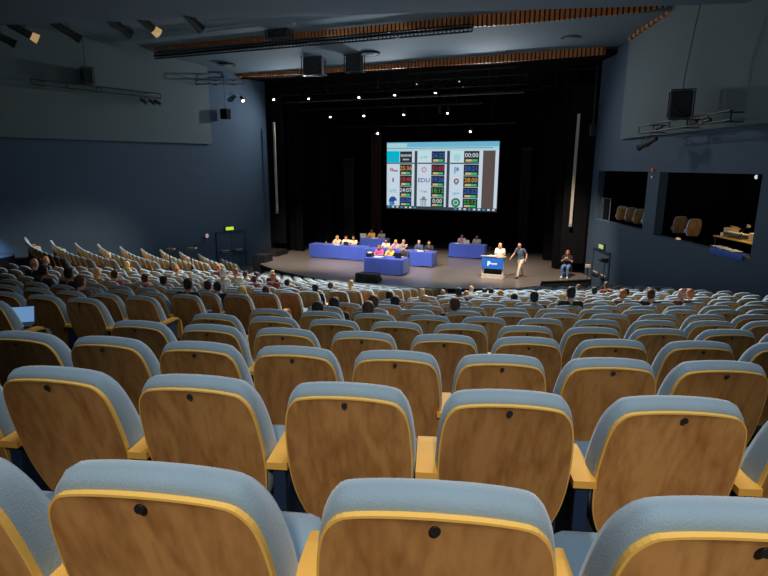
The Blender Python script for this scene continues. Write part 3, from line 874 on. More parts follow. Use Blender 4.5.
# ------------------------------------------------------------------ lectern
L=empty('lectern',W(4.85,-1.30,.6),HALL,'lectern with blue front panel and white frame standing on the stage','lectern')
mb=MB(); mb.box((0,.02,.03),(1.02,.52,.06),b=.012); mb.build('base',['lectwhite'],L)
for sx in(-1,1):
    mb=MB(); mb.box((sx*.46,-.12,.50),(.07,.08,.92),b=.012); mb.box((sx*.46,.10,.50),(.05,.34,.06),b=.01); mb.build('side_frame',['lectwhite'],L)
mb=MB(); mb.box((0,-.16,.14),(.98,.05,.10),b=.01); mb.build('lower_rail',['lectwhite'],L)
mb=MB(); mb.box((0,-.20,.71),(.98,.04,.52),b=.01); fp=mb.build('front_panel',['lectsign'],L)
mb=MB(); mb.box((0,.0,.995),(1.12,.50,.04),rot=Rx(-.12),b=.012); mb.build('desk_top',['strip'],L)
mb=MB(); mb.box((0,.18,.3),(.9,.03,.42),b=.01); mb.build('rear_shelf',['black'],L)
def text(body,size,m,parent=None,name='lettering',ext=.002,align='CENTER',bold=0):
    c=D.curves.new(name,'FONT'); c.body=body; c.size=size; c.extrude=ext; c.align_x=align; c.align_y='CENTER'; c.offset=bold; c.resolution_u=2
    t=D.objects.new('tmp',c); COL.objects.link(t); dg=bpy.context.evaluated_depsgraph_get(); dg.update()
    me=D.meshes.new_from_object(t.evaluated_get(dg)); D.objects.remove(t); D.curves.remove(c)
    me.materials.clear(); me.materials.append(M[m]); o=link(name,me,parent); o.rotation_euler=(PI/2,0,0); return o
t=text('p',.30,'logo',fp,'emblem',bold=.008); t.location=(-.16,-.224,.745)
for i,(x,w_) in enumerate(((-.045,.035),(.005,.03),(.05,.035),(.10,.03),(.15,.035),(.20,.03))):
    pass
mb=MB()
for i in range(6):
    x=-.05+i*.048; mb.box((x,-.222,.70),(.034,.006,.042),b=.002)
mb.box((.07,-.222,.655),(.26,.006,.012)); mb.build('lettering',['logo'],fp)
def mic(loc_,rz,label,h=.32):
    o=empty('gooseneck_microphone',loc_,rz,label,'microphone','microphones on the stage tables')
    mb=MB(); mb.tube((0,0,0),(0,0,.025),.05,.04,14); mb.build('base',['black'],o)
    mb=MB(); mb.path([(0,0,.02),(0,0,h*.6),(0,-.0+.03,h*.85),(0,.09,h)],.006); mb.build('stem',['black'],o)
    mb=MB(); mb.ell((0,.105,h+.01),(.014,.028,.014)); mb.build('capsule',['black'],o)
mic(W(4.62,-1.22,1.62),HALL,'thin black gooseneck microphone on the lectern top',.35)
def papers(u,w_,z,label,n=3,sx=.30,m='white'):
    o=empty('paper_sheets',W(u,w_,z),HALL+random.uniform(-.3,.3),label,'papers')
    for i in range(n):
        mb=MB(); mb.box((random.uniform(-.12,.12),random.uniform(-.04,.04),.004+.003*i),(.21,.29,.002),rot=Rz(random.uniform(-.5,.5))); mb.build('paper_sheet',[m],o)
papers(4.80,-1.34,1.625,'white papers lying on the lectern top',2)
papers(-.45,-2.2,1.355,'white papers in front of the woman in pink',4)
papers(-4.1,.72,1.355,'white papers on the long blue table',3)
papers(.85,.35,1.355,'white papers before the man in the black jacket',3)
papers(1.85,3.9,1.355,'white papers on the rear table left of the lectern',3)
papers(-3.3,4.1,1.355,'white papers on the small rear left table',3)
def laptop(loc_,rz,label,open_=1.75,body='black',scr='black',w_=.34,d_=.24):
    o=empty('laptop',loc_,rz,label,'laptop')
    mb=MB(); mb.box((0,0,.012),(w_,d_,.018),b=.004); mb.box((0,.02,.0215),(w_*.86,d_*.5,.002)); mb.build('keyboard_base',[body],o)
    R=Rx(-(open_-PI/2)) ; mb=MB()
    c=V((0,d_/2,.015))+Rx(-(open_-PI/2))@V((0,0,d_/2)); mb.box(c,(w_,.008,d_),rot=R,b=.002); lid=mb.build('lid',[body],o)
    mb=MB(); mb.box(c+Rx(-(open_-PI/2))@V((0,-.005,0)),(w_*.94,.002,d_*.90),rot=R); mb.build('screen',[scr],lid)
    return o
M['lapscr']=emi('laptop screen blue',(.17,.35,.62),.75); M['lapscr2']=emi('dim screen',(.3,.4,.5),.4); M['silver']=mat('silver plastic',(.55,.54,.52),.4,.3)
laptop(W(.52,-2.05,1.353),FACE,'black open laptop on the small front table',1.75,'black','lapscr2')
laptop(W(-3.55,.72,1.353),FACE,'small black laptop before the man in white',1.6,'black','lapscr2',.28,.2)
laptop(W(-4.02,4.1,1.353),FACE,'pale open laptop on the small rear left table',1.75,'silver','lapscr2',.40,.27)
laptop(W(2.35,3.9,1.353),FACE,'silver laptop on the rear table left of the lectern',1.75,'silver','lapscr2')
laptop(W(-.15,.35,1.353),FACE,'silver laptop open on the middle table',1.75,'silver','lapscr2')
o=empty('equipment_case',W(-.93,-2.15,1.353),HALL,'black case with a white top on the left of the front table','case')
mb=MB(); mb.box((0,0,.09),(.26,.36,.18),b=.02); mb.build('case_body',['black'],o)
mb=MB(); mb.ell((0,0,.185),(.12,.16,.03)); mb.build('case_lid',['white'],o)
o=empty('water_jug',W(-4.85,.72,1.353),HALL,'small dim pinkish jug at the left of the long blue table','jug')
M['jug']=mat('pink brown jug',(.35,.2,.17),.4); mb=MB(); mb.tube((0,0,0),(0,0,.12),.045,.035,14); mb.tube((0,0,.12),(0,0,.15),.035,.045,14); mb.build('jug_body',['jug'],o)
mb=MB(); mb.path([(.04,0,.12),(.085,0,.11),(.085,0,.05),(.042,0,.03)],.008); mb.build('handle',['jug'],o)
for i,(u,w_) in enumerate(((-1.1,.25),(-.6,.3),(.45,.3),(1.05,.3),(-3.9,.6),(-.1,-2.3),(2.0,3.75))):
    mic(W(u,w_,1.353),HALL+PI*0,['black table microphone at the left of the middle table','black table microphone near the middle of the middle table','black table microphone before the man in the dark suit','black table microphone at the right end of the middle table','black table microphone on the long left table','black table microphone on the small front table','black table microphone on the rear right table'][i],.28)
# stage monitor wedge
o=empty('stage_monitor',W(-.1,-4.25,.6),HALL,'low black stage monitor speaker at the front edge of the stage','speaker')
mb=MB(); pr=[(-.27,0),(.27,0),(.30,.10),(.05,.36),(-.22,.36)]
vs=[V((s*.53,y,z)) for s in(-1,1) for y,z in pr]; n=5
mb.add(vs,[list(range(n))[::-1],list(range(n,2*n))]+[(i,(i+1)%n,n+(i+1)%n,n+i) for i in range(n)]); mb.build('cabinet',['black'],o,fix=True)
M['grille']=mat('speaker grille',(.02,.02,.022),.7,noise=.5,nscale=150)
mb=MB(); mb.box((0,.185,.235),(.96,.01,.30),rot=Rx(-.72)); mb.build('grille',['grille'],o)
o=empty('subwoofer',W(-7.35,-1.75,0.0),HALL,'big black subwoofer box at the left corner of the stage','speaker')
mb=MB(); mb.box((0,0,.5),(.75,.8,1.0),b=.03); mb.build('cabinet',['black'],o)
mb=MB(); mb.box((0,-.405,.5),(.66,.01,.9)); mb.build('grille',['grille'],o)
o=empty('stage_speaker',W(-8.0,.4,.0),HALL,'long black box on the floor left of the stage by the wall','speaker')
mb=MB(); mb.box((0,0,.45),(1.0,1.2,.9),b=.03); mb.build('cabinet',['black'],o)
mb=MB(); mb.box((0,-.605,.45),(.9,.01,.8)); mb.build('grille',['grille'],o)
o=empty('lit_prop_box',W(-1.2,-5.35,0),HALL,'small pale yellow lit box before the stage left of the monitor','box')
M['palebox']=mat('pale yellow card',(.75,.62,.38),.7); mb=MB(); mb.box((0,0,.36),(.34,.22,.72),b=.015); mb.build('box_body',['palebox'],o); mb=MB(); mb.box((0,0,.73),(.36,.24,.03),b=.01); mb.build('box_lid',['palebox'],o)

# ------------------------------------------------------------------ projection screen
SW,SH=6.95,4.02
S=empty('projection_screen',W(-.06,6.5,5.0),HALL,'large bright projection screen with timers and logos hanging above the stage','screen')
mb=MB(); mb.box((0,.05,0),(SW+.12,.06,SH+.12),b=.01); mb.build('frame',['black'],S)
for s in(-1,1):
    mb=MB(); mb.tube((s*3.0,.05,SH/2),(s*3.0,.05,SH/2+2.9),.01,.01,6); mb.build('hanging_cable',['blackmetal'],S)
ES=.86
for n_,c_ in dict(s_white=(.62,.74,.86),s_white2=(.58,.80,.82),s_head=(.16,.50,.72),s_head2=(.42,.70,.78),s_cyan=(.0,.52,.68),s_dark=(.022,.030,.038),s_div=(.045,.065,.085),s_brown=(.115,.085,.078),s_blue=(.04,.13,.55),s_red=(.50,.03,.04),s_orange=(.62,.30,.05),s_green=(.06,.36,.06),s_btn=(.62,.52,.22),s_btn2=(.06,.52,.20),s_grey=(.20,.24,.28),s_txt=(.65,.70,.72),s_navy=(.03,.08,.28),s_teal=(.05,.48,.55),s_pink=(.60,.30,.36),s_dkg=(.03,.19,.12),s_sky=(.05,.30,.55),s_brn2=(.28,.18,.14)).items(): M[n_]=emi(n_,c_,ES)
def R_(mb,x0,x1,y0,y1,mi,d=0.0):   # fractions of the screen, y from the top
    X=lambda x:-SW/2+SW*x; Z=lambda y:SH/2-SH*y
    mb.add([V((X(x0),.015-d,Z(y1))),V((X(x1),.015-d,Z(y1))),V((X(x1),.015-d,Z(y0))),V((X(x0),.015-d,Z(y0)))],[(0,1,2,3)],mi)
pal=['s_white','s_head','s_head2','s_cyan','s_dark','s_div','s_brown','s_blue','s_red','s_orange','s_green','s_btn','s_btn2','s_grey','s_txt','s_navy','s_teal','s_pink','s_dkg','s_sky','s_brn2','s_white2']
ix={n_:i for i,n_ in enumerate(pal)}
mb=MB(); R_(mb,0,1,0,1,ix['s_white'])
R_(mb,0,1,0,.07,ix['s_head'],.002); R_(mb,0,.19,.015,.07,ix['s_head2'],.003); R_(mb,0,1,.07,.125,ix['s_head2'],.002); R_(mb,.0,.95,.082,.092,ix['s_grey'],.0025)
cols=[(0,.12,.125,.238,.262,.288),(.292,.412,.418,.538,.556,.582),(.586,.70,.706,.836,.866,.875)]
rows_=[(.133,.298),(.325,.487),(.493,.652),(.658,.815),(.822,.955)]
tim=[['s_txt','s_orange','s_red','s_txt','s_blue'],['s_blue','s_red','s_blue','s_green','s_txt'],['s_txt','s_blue','s_orange','s_blue','s_green']]
for ci,(a,b,c_,d_,e_,f_) in enumerate(cols):
    if ci<2: R_(mb,e_,f_,.128,.96,ix['s_div'],.003)
    R_(mb,a,f_ if ci<2 else d_,.300,.318,ix['s_div'],.004)
    for ri,(y0,y1) in enumerate(rows_):
        if ri==0: R_(mb,a,b,y0-.005,y1,ix['s_cyan'] if ci==0 else ix['s_white2'],.004)
        R_(mb,c_,d_,y0,y1,ix['s_dark'],.005)
        if not(ci==0 and ri==0):
            h=y1-y0; R_(mb,c_+.014,(c_+d_)/2,y0+h*.72,min(.955,y0+h*.92),ix['s_btn'],.007); R_(mb,(c_+d_)/2,d_-.014,y0+h*.72,min(.955,y0+h*.92),ix['s_btn2'],.007)
R_(mb,.868,.972,.128,.955,ix['s_brown'],.004)
R_(mb,0,1,.955,1,ix['s_div'],.008)
for i in range(24):
    x=.01+i*.0415
    if .27<x<.62: continue
    R_(mb,x,x+.022,.965,.99,ix['s_txt'] if i%3 else ix['s_sky'],.009)
# simple round and block marks in the logo cells
def disc(cx,cy,r,mi,d=.010,n=20,r2=0):
    X=-SW/2+SW*cx; Z=SH/2-SH*cy; vs=[V((X+r*math.cos(2*PI*i/n),.015-d,Z+r*math.sin(2*PI*i/n))) for i in range(n)]
    if r2:
        vs+=[V((X+r2*math.cos(2*PI*i/n),.015-d,Z+r2*math.sin(2*PI*i/n))) for i in range(n)]
        mb.add(vs,[(i,(i+1)%n,n+(i+1)%n,n+i) for i in range(n)],mi)
    else: mb.add(vs,[list(range(n))],mi)
disc(.06,.88,.26,ix['s_navy']); disc(.045,.93,.14,ix['s_sky'],.011); disc(.085,.905,.10,ix['s_white'],.012)
disc(.045,.405,.11,ix['s_red'],r2=.05); R_(mb,.06,.105,.41,.435,ix['s_grey'],.011)
disc(.06,.56,.07,ix['s_pink']); R_(mb,.056,.066,.53,.60,ix['s_navy'],.012)
disc(.352,.405,.17,ix['s_pink'],r2=.09); R_(mb,.335,.37,.45,.48,ix['s_white'],.012)
for i in range(4): R_(mb,.325+i*.015,.332+i*.015,.86,.95,ix['s_grey'],.011)
R_(mb,.318,.386,.845,.86,ix['s_grey'],.011); disc(.352,.835,.12,ix['s_grey'],.0105)
disc(.645,.225,.22,ix['s_head2'],.0095); disc(.645,.885,.28,ix['s_dkg'],r2=.16); disc(.645,.885,.12,ix['s_green'])
disc(.645,.57,.17,ix['s_brn2'],r2=.07); disc(.645,.60,.09,ix['s_grey'],.011)
R_(mb,.625,.635,.36,.46,ix['s_sky'],.011); R_(mb,.64,.665,.38,.41,ix['s_sky'],.011); R_(mb,.645,.655,.36,.43,ix['s_sky'],.011)
mb.build('projected_picture',pal,S)
def stext(b,cx,cy,size,m,sx=1):
    t=text(b,size,m,S,'lettering',ext=.001,bold=.004); t.location=(-SW/2+SW*cx,-.002,SH/2-SH*cy); t.scale=(sx,1,1)
digits=[['00:00:00','25:36','18:48','24:07','26:06'],['26:22','21:02','19:26','18:12','0:00'],['00:00','20:21','28:00','25:22','22:12']]
for ci,(a,b,c_,d_,e_,f_) in enumerate(cols):
    for ri,(y0,y1) in enumerate(rows_):
        t_=digits[ci][ri]
        stext(t_,(c_+d_)/2,y0+(y1-y0)*.38,.36 if len(t_)<8 else .2,tim[ci][ri],1)
stext('0:00:00',(cols[0][2]+cols[0][3])/2,.255,.14,'s_txt')
stext('AECT',.065,.24,.25,'s_sky'); stext('UTS',.06,.735,.26,'s_teal'); stext('EDU',.352,.565,.36,'s_navy',1.1); stext('T uni',.352,.73,.2,'s_grey'); stext('p uni',.35,.215,.22,'s_head'); stext('upct',.645,.745,.24,'s_teal')
# ------------------------------------------------------------------ audience
# row, angle about the row centre, height of head centre, hair, hair style, shirt
AUDL=[(8,-0.4046,1.13,'hair ginger','bald','cloth black','bald reddish head at the far left'),  # orange light on this head is put into the hair colour
(10,-0.5043,1.09,'hair ginger','bald','cloth black','big reddish bald head second from the left edge'),
(7,-0.3487,1.07,'hair black','short','cloth black','dark head under the two reddish heads at far left'),
(7,-0.3275,1.06,'hair black','short','cloth black','round black head at left right of the reddish heads'),
(6,-0.2838,1.01,'hair brown','short','cloth brown','low brown head at left below the blond woman'),
(9,-0.3816,1.02,'hair blond','bun','cloth yellow','blond woman in yellow top at left'),
(9,-0.3656,1.01,'hair brown','short','cloth red','brown haired person with red collar beside the woman in yellow'),
(15,-0.7628,0.96,'hair blond','long','cloth black','blond head in the left bank by the wall'),
(13,-0.5376,1.04,'hair blond','long','cloth yellow','person in glowing yellow top in the far left rows'),  # yellow light on this person is put into cloth and hair colours
(9,-0.3314,0.99,'hair brown','short','cloth red','brown head left of the two tripods'),
(9,-0.3144,0.98,'hair black','short','cloth grey','dark head in front of the left tripod'),
(14,-0.4883,1.00,'hair ginger','bun','cloth cream','ginger head between the two tripods'),
(7,-0.2462,1.03,'hair black','short','cloth black','dark head just right of the left tripod'),
(8,-0.2581,0.99,'hair brown','short','cloth black','dark brown head just right of the right tripod'),
(8,-0.2450,0.98,'hair black','short','cloth black','black head at the aisle end right of the tripods'),
(16,-0.4957,1.12,'hair ginger','short','cloth red','reddish head low by the left double door'),
(11,-0.3057,1.15,'hair white','short','cloth white','white haired person in front of the left door'),
(13,-0.3479,1.15,'hair ginger','short','cloth cream','ginger head right of the white haired person'),
(15,-0.3989,1.06,'hair black','short','cloth white','dark haired person in white left of the stage corner'),
(15,-0.3844,1.05,'hair black','short','cloth navy','dark haired person in navy left of the stage corner'),
(8,-0.2280,0.93,'hair blond','long','cloth black','golden haired head at the near aisle'),
(15,-0.3629,1.14,'hair blond','short','cloth black','blond head against the left corner of the stage'),
(13,-0.2961,1.09,'hair ginger','short','cloth red','reddish head just right of the stage left corner'),
(13,-0.3204,1.01,'hair brown','short','cloth red','brown head among the red clothed group near the stage corner'),
(13,-0.2807,0.98,'hair black','short','cloth black','small dark head below the left stage edge'),
(9,-0.2278,0.92,'hair brown','short','cloth red','brown head by the pale backed seats of the near aisle'),
(11,-0.2155,0.95,'hair black','short','cloth black','dark head right of the pale backed seats'),
(13,-0.2269,0.97,'hair brown','short','cloth white','person in white with dark hair near the stage front left'),
(13,-0.2077,1.04,'hair blond','short','cloth cream','pale lit head left of the stage monitor'),
(5,-0.1519,0.90,'hair black','short','cloth black','large black head left of the pair in the middle'),
(6,-0.1496,0.91,'hair black','short','cloth black','dark head of the middle pair, further one'),
(5,-0.1377,0.92,'hair brown','short','cloth black','dark head of the middle pair, nearer one'),
(6,-0.1316,0.95,'hair brown','short','cloth white','brown haired man in white shirt in the middle rows'),
(9,-0.1393,0.93,'hair black','short','cloth white','small dark head behind the middle row, left of the blond one'),
(7,-0.1243,0.92,'hair black','short','cloth white','dark haired man in white shirt right of the brown haired man'),
(9,-0.1281,0.99,'hair blond','bun','cloth cream','blond head below the small front table'),
(8,-0.1083,0.92,'hair ginger','bald','cloth white','balding reddish head in the middle rows'),
(6,-0.0965,0.95,'hair brown','short','cloth black','large dark brown head in the middle right of the balding one'),
(12,-0.0983,0.93,'hair ginger','bald','cloth white','small reddish bald head left of the lectern front'),
(12,-0.0893,0.91,'hair ginger','short','cloth white','small ginger head in front of the lectern, left'),
(11,-0.0847,0.98,'hair black','short','cloth black','round dark head in front of the lectern'),
(12,-0.0755,0.92,'hair ginger','bald','cloth white','small reddish head right of the round dark head'),
(15,-0.0541,0.96,'hair blond','short','cloth white','small blond head under the lectern'),
(15,-0.0472,0.91,'hair black','short','cloth white','small black head under the right side of the lectern'),
(14,-0.0368,0.94,'hair black','short','cloth navy','small dark head right of the lectern'),
(12,-0.0400,0.93,'hair ginger','short','cloth white','small ginger head below the walking man'),
(10,-0.0408,0.92,'hair black','short','cloth red','dark head below and right of the walking man'),
(8,-0.0452,1.00,'hair black','short','cloth black','dark head with blond streak right of the walking man'),
(10,-0.0060,0.93,'hair blond','bun','cloth black','golden head left of the seated woman'),
(8,-0.0218,1.07,'hair black','short','cloth black','dark head below the seated woman on stage'),
(16,0.1213,0.99,'hair brown','short','cloth brown','small brown head under the seated woman'),
(13,0.0714,0.98,'hair black','short','cloth black','dark head right of the seated woman'),
(15,0.1313,1.06,'hair brown','short','cloth red','small brown head near the right door'),
(10,0.0330,0.99,'hair ginger','short','cloth brown','orange brown head in front of the right tripod'),
(12,0.0863,0.97,'hair black','short','cloth black','dark head right of the right tripod'),
(9,0.0419,1.02,'hair brown','short','cloth black','leftmost brown head of the three by the right wall'),
(12,0.1157,0.98,'hair brown','short','cloth grey','small brown head behind the leftmost of the right wall group'),
(9,0.0573,1.03,'hair grey','bald','cloth brown','grey bald head, middle of those by the right wall'),
(10,0.0995,0.99,'hair ginger','short','cloth white','orange lit head rightmost by the right wall')]
seatang={}
for s in seats: seatang.setdefault(s[0],[]).append(s[3])
used=set()
for k,a,h,hair,st_,sh,lb in AUDL:
    r=RK(k)
    c=sorted(seatang[k],key=lambda t:abs(t-a)); a0=None
    for t in c:
        if (k,t) not in used: a0=t; break
    if abs(a0-a)*r>.45: a0=a
    used.add((k,a0)); a1=a0+max(-.10/r,min(.10/r,a-a0))
    rr=r-.29; p=V((PX+rr*math.sin(a1),PY-rr*math.cos(a1),FZ(k)))
    sk='skin2' if hair=='hair black' and k%2 else 'skin'
    place_person(AUD[st_],p,a1+random.uniform(-.15,.15),lb+', seated in the audience',sk,hair,sh,'cloth navy',scale=.80,zs=(h-.065)/1.15)

# ------------------------------------------------------------------ gear in the house
def tripod(loc_,h,label,cat='tripod',spread=.38,headsz=(.16,.26,.16),name='camera_tripod',yaw=0):
    o=empty(name,loc_,yaw,label,cat)
    for i in range(3):
        a=2*PI*i/3+.4; mb=MB(); mb.tube((0,0,h*.62),(spread*math.cos(a),spread*math.sin(a),0.0),.017,.013,8); mb.build('leg',['black'],o)
    mb=MB(); mb.tube((0,0,h*.3),(0,0,h-.1),.02,.02,8); mb.build('column',['black'],o)
    mb=MB(); mb.box((0,0,h-.02),headsz,b=.02); mb.tube((0,headsz[1]/2,h-.02),(0,headsz[1]/2+.12,h-.02),.05,.055,12); hd_=mb.build('camera_body',['black'],o)
    mb=MB(); mb.path([(0,-.05,h-.12),(.06,-.38,h-.3)],.01); mb.build('pan_handle',['black'],o)
    return o
def fl_at(u,w):
    r=math.hypot(u,w-6.65); k=min(22,max(0,math.floor((33.13+.42-r)/.888))); return FZ(k)
tripod(W(-4.75,-11.15,fl_at(-4.75,-11.15)),1.58,'black video camera on a tripod in the far aisle, left one of two',yaw=-.6,spread=.34)
tripod(W(-4.80,-10.00,fl_at(-4.8,-10.0)),1.62,'black video camera on a tripod in the far aisle, right one of two',yaw=-.6,spread=.34)
tripod(W(9.55,-2.6,0),1.95,'tall black tripod with camera standing by the right wall door',spread=.42,yaw=.8)
o=empty('portable_stand',W(8.9,-1.2,0),HALL,'thin stand with small pale box by the right double door','stand')
mb=MB(); mb.tube((0,0,0),(0,0,1.35),.018,.018,8); mb.build('pole',['blackmetal'],o)
mb=MB(); mb.tube((0,0,0),(0,0,.03),.22,.2,18); mb.build('base',['blackmetal'],o)
mb=MB(); mb.box((0,0,1.42),(.22,.14,.14),b=.02); mb.build('box_body',['strip'],o)
# laptop on the aisle seat of the centre block
_r=RK(4)-.22; _a=math.asin(3.97/RK(4))
laptop(pol(_r,_a,FZ(4)+.55),.30,'open laptop with glowing blue screen on the aisle seat at left',1.95,'black','lapscr',.27,.18)
# ------------------------------------------------------------------ trusses, lamps and hanging speakers
M['spkgr2']=mat('black bridge board',(.006,.006,.007),.9,spec=.1)
def truss(a,b,label,h=.28,name='lighting_truss',r=.022,step=.45,cat='truss',dep=.0,top=None,wall=None):
    a,b=V(a),V(b); mid=(a+b)/2; o=empty(name,mid,0,label,cat)
    d=(b-a); L=d.length; dn=d.normalized(); A_,B_=a-mid,b-mid; dz=V((0,0,h))
    mb=MB(); mb.tube(A_,B_,r,r,8); mb.build('lower_rail',['blackmetal'],o)
    mb=MB(); mb.tube(A_+dz,B_+dz,r,r,8); mb.build('upper_rail',['blackmetal'],o)
    n=max(2,int(L/step)); mb=MB()
    if not dep and n<=12:
        for i in range(n+1):
            p=A_+d*(i/n); mr=MB(); mr.tube(p-dz*.02,p+dz*1.02,r*.8,r*.8,6); mr.build('rung',['blackmetal'],o)
        n=-1
    for i in range(n+1):
        p=A_+d*(i/n); mb.tube(p,p+dz,r*.7,r*.7,6)
        if i<n and dep: mb.tube(p,A_+d*((i+1)/n)+dz,r*.5,r*.5,6)
    if n>0: mb.build('lattice',['blackmetal'],o)
    if top:
        for f in (.12,.5,.88):
            p=A_+d*f+dz; mb=MB(); mb.tube(p,V((p.x,p.y,top-mid.z)),.012,.012,6); mb.build('suspension_cable',['blackmetal'],o)
    if wall:
        for f in (.1,.5,.9):
            p=A_+d*f; nrm=(wall_pt(wall,-3,5,0)-wall_pt(wall,-3,5,1)).normalized(); mb=MB(); mb.tube(p,p+nrm*.8,.02,.02,6); mb.tube(p+dz,p+dz+nrm*.8,.02,.02,6); mb.build('wall_bracket',['blackmetal'],o)
    return o
def spot(p,aim,label,L=.34,r=.085,lit=True,mat_='lamp',name='stage_lamp',cat='spotlight',group='spotlights on the stage bars',up=.28,lensr=.7):
    p=V(p); d=(V(aim)-p).normalized(); o=empty(name,p,0,label,cat,group)
    q=d.to_track_quat('Z','Y').to_matrix()
    mb=MB(); mb.tube(-d*L/2,d*L/2*.55,r*.8,r*.8,14); mb.tube(d*L/2*.5,d*L/2,r*.8,r,14,caps=False,mi=1 if mat_=='lampwarm' and name=='ceiling_spotlight' and lit else 0); mb.ell(-d*L/2,(r*.8,r*.8,r*.5),0,12,6,q); mb.build('lamp_body',['black','lampwarm'],o)  # lit collar glows to imitate warm light on its metal
    mb=MB(); mb.tube(d*L*.40,d*L*.42,r*.9*lensr,r*.9*lensr,16); mb.build('lens',[mat_ if lit else 'offlens'],o)
    mb=MB(); s=d.cross(V((0,0,1))).normalized()*r*1.15
    mb.path([s,s+V((0,0,up*.7)),-s+V((0,0,up*.7)),-s],.009); mb.tube((0,0,up*.7),(0,0,up),.012,.012,6); mb.build('yoke',['blackmetal'],o)
    return o
truss(W(-9.0,1.3,9.35),W(5.5,1.3,9.33),'long black lighting truss over the front of the stage',.42,dep=1,top=10.14)
truss(W(-8.6,1.9,9.05),W(5.3,1.9,9.03),'thin pale lit bar hanging just below the front lighting truss',.06,'lighting_bar',.016,1.2,cat='lighting bar',top=10.14)
M['greyrail']=mat('dim grey metal rail',(.22,.22,.21),.4,.5)
for o_ in list(D.objects):
    if o_.parent and o_.parent.name=='lighting_bar' and o_.name.startswith('lower_rail'): 
        o_.data.materials.clear(); o_.data.materials.append(M['greyrail'])
truss(W(-8.0,2.5,8.66),W(3.2,2.5,8.66),'black lighting bar hanging in the middle depth of the stage',.05,'lighting_bar',.014,1.5,cat='lighting bar',top=10.14)
truss(W(-6.0,5.0,7.85),W(4.5,5.0,7.85),'black lighting bar hanging in front of the screen',.05,'lighting_bar',.014,1.5,cat='lighting bar',top=10.14)
truss(W(.0,.6,9.95),W(5.2,.6,9.98),'short greyish rail under the orange slatted edge of the stage opening',.05,'lighting_bar',.014,1.5,cat='lighting bar',top=10.14)
for i,(u,z,l) in enumerate([(-8.2,9.25,'leftmost lit spotlight on the front stage truss'),(-5.98,9.21,'second lit spotlight from left on the front stage truss'),(-3.0,9.17,'third lit spotlight from left on the front stage truss'),(-.99,9.2,'fourth lit spotlight from left on the front stage truss'),(1.16,9.22,'fifth lit spotlight from left on the front stage truss')]):
    spot(W(u,1.15,z),W(u*.5+.5,-1.5,2.5),l,.30,.085)
for u,z,l in [(.2,9.66,'dim spotlight high on the truss, left of the pair'),(2.35,9.68,'dim spotlight high on the truss, right of the pair'),(-4.8,9.6,'unlit spotlight high on the left half of the truss'),(-1.9,9.6,'unlit spotlight high on the middle of the truss')]:
    spot(W(u,1.15,z),W(u,-2.5,3.),l,.30,.08,mat_='dimlamp',lit=l.startswith('dim'),lensr=.4)
for u,l in [(-5.38,'leftmost'),(-3.30,'second'),(-.97,'third'),(1.44,'rightmost')]:
    spot(W(u,2.5,8.37),W(u*.6,-1.0,2.0),l+' lit spotlight of the four on the middle stage bar',.32,.085)
spot(W(1.0,2.5,8.40),W(1.4,3.5,3),'unlit spotlight beside the rightmost lit one on the middle bar',.3,.08,lit=False)
for u,l in [(-3.51,'left'),(2.08,'right')]:
    spot(W(u,5.0,7.56),W(u*.7,0,2.0),l+' lit spotlight of the two on the bar before the screen',.30,.09)
# box at the left of the opening with its lamp
spot(W(-9.05,-.5,9.05),W(-4,-3,2),'bright spotlight on the left wall above the proscenium corner',.32,.10,lensr=.85)
o=empty('hanging_speaker',wall_pt(-1,-1.4,7.95,.45),HALL,'black loudspeaker hanging low at the left end of the upper wall','loudspeaker')
mb=MB(); mb.box((0,0,.25),(.42,.36,.5),b=.03); mb.build('cabinet',['spkgr2'],o)
mb=MB(); mb.tube((0,0,.5),(0,0,2.2),.015,.015,6); mb.build('hanging_pole',['blackmetal'],o)
# wall trusses
a,b=wall_pt(-1,-9.5,8.77,.65),wall_pt(-1,-4.6,8.67,.65)
truss(a,b,'long black two rail lighting bar on the left upper wall',.20,step=1.2,r=.028,wall=-1)
a,b=wall_pt(-1,-2.9,9.5,.6),wall_pt(-1,-.4,9.78,.6)
truss(a,b,'short black lighting bar on the left wall beside the stage opening',.2,step=.6,r=.028,wall=-1)
a,b=wall_pt(1,-4.3,6.72,.8),wall_pt(1,-8.95,6.78,.8)
truss(a,b,'black two rail lighting bar on the right upper wall',.24,step=.9,r=.03,wall=1)
for i,w_ in enumerate((-5.35,-5.0,-4.75)):
    spot(wall_pt(-1,w_,8.47,.65),W(-1+i*.3,-1,1),['leftmost','middle','rightmost'][i]+' dark spotlight under the right end of the left wall bar',.30,.09,lit=False,group='dark spotlights of the left wall bar')
spot(wall_pt(1,-4.75,6.32,.8),W(2,3,1),'dark spotlight with tiny glints under the right wall bar, left end',.46,.11,lit=True,mat_='lampwarm',group='dark spotlights of the right wall bar',lensr=.35)
spot(wall_pt(1,-5.2,6.42,.8),W(3,3,1),'dark spotlight behind the first one under the right wall bar',.4,.10,lit=False,group='dark spotlights of the right wall bar')
for i,w_ in enumerate((-7.4,-8.0,-5.6)):
    spot(wall_pt(1,w_,6.84,.8),wall_pt(1,w_+3,6.5,.8),['small dark spotlight between the rails, right part of the right bar','dark spotlight between the rails, rightmost on the right bar','dark spotlight between the rails left of the right wall speaker'][i],.3,.07,lit=False,group='dark spotlights of the right wall bar',up=.1)
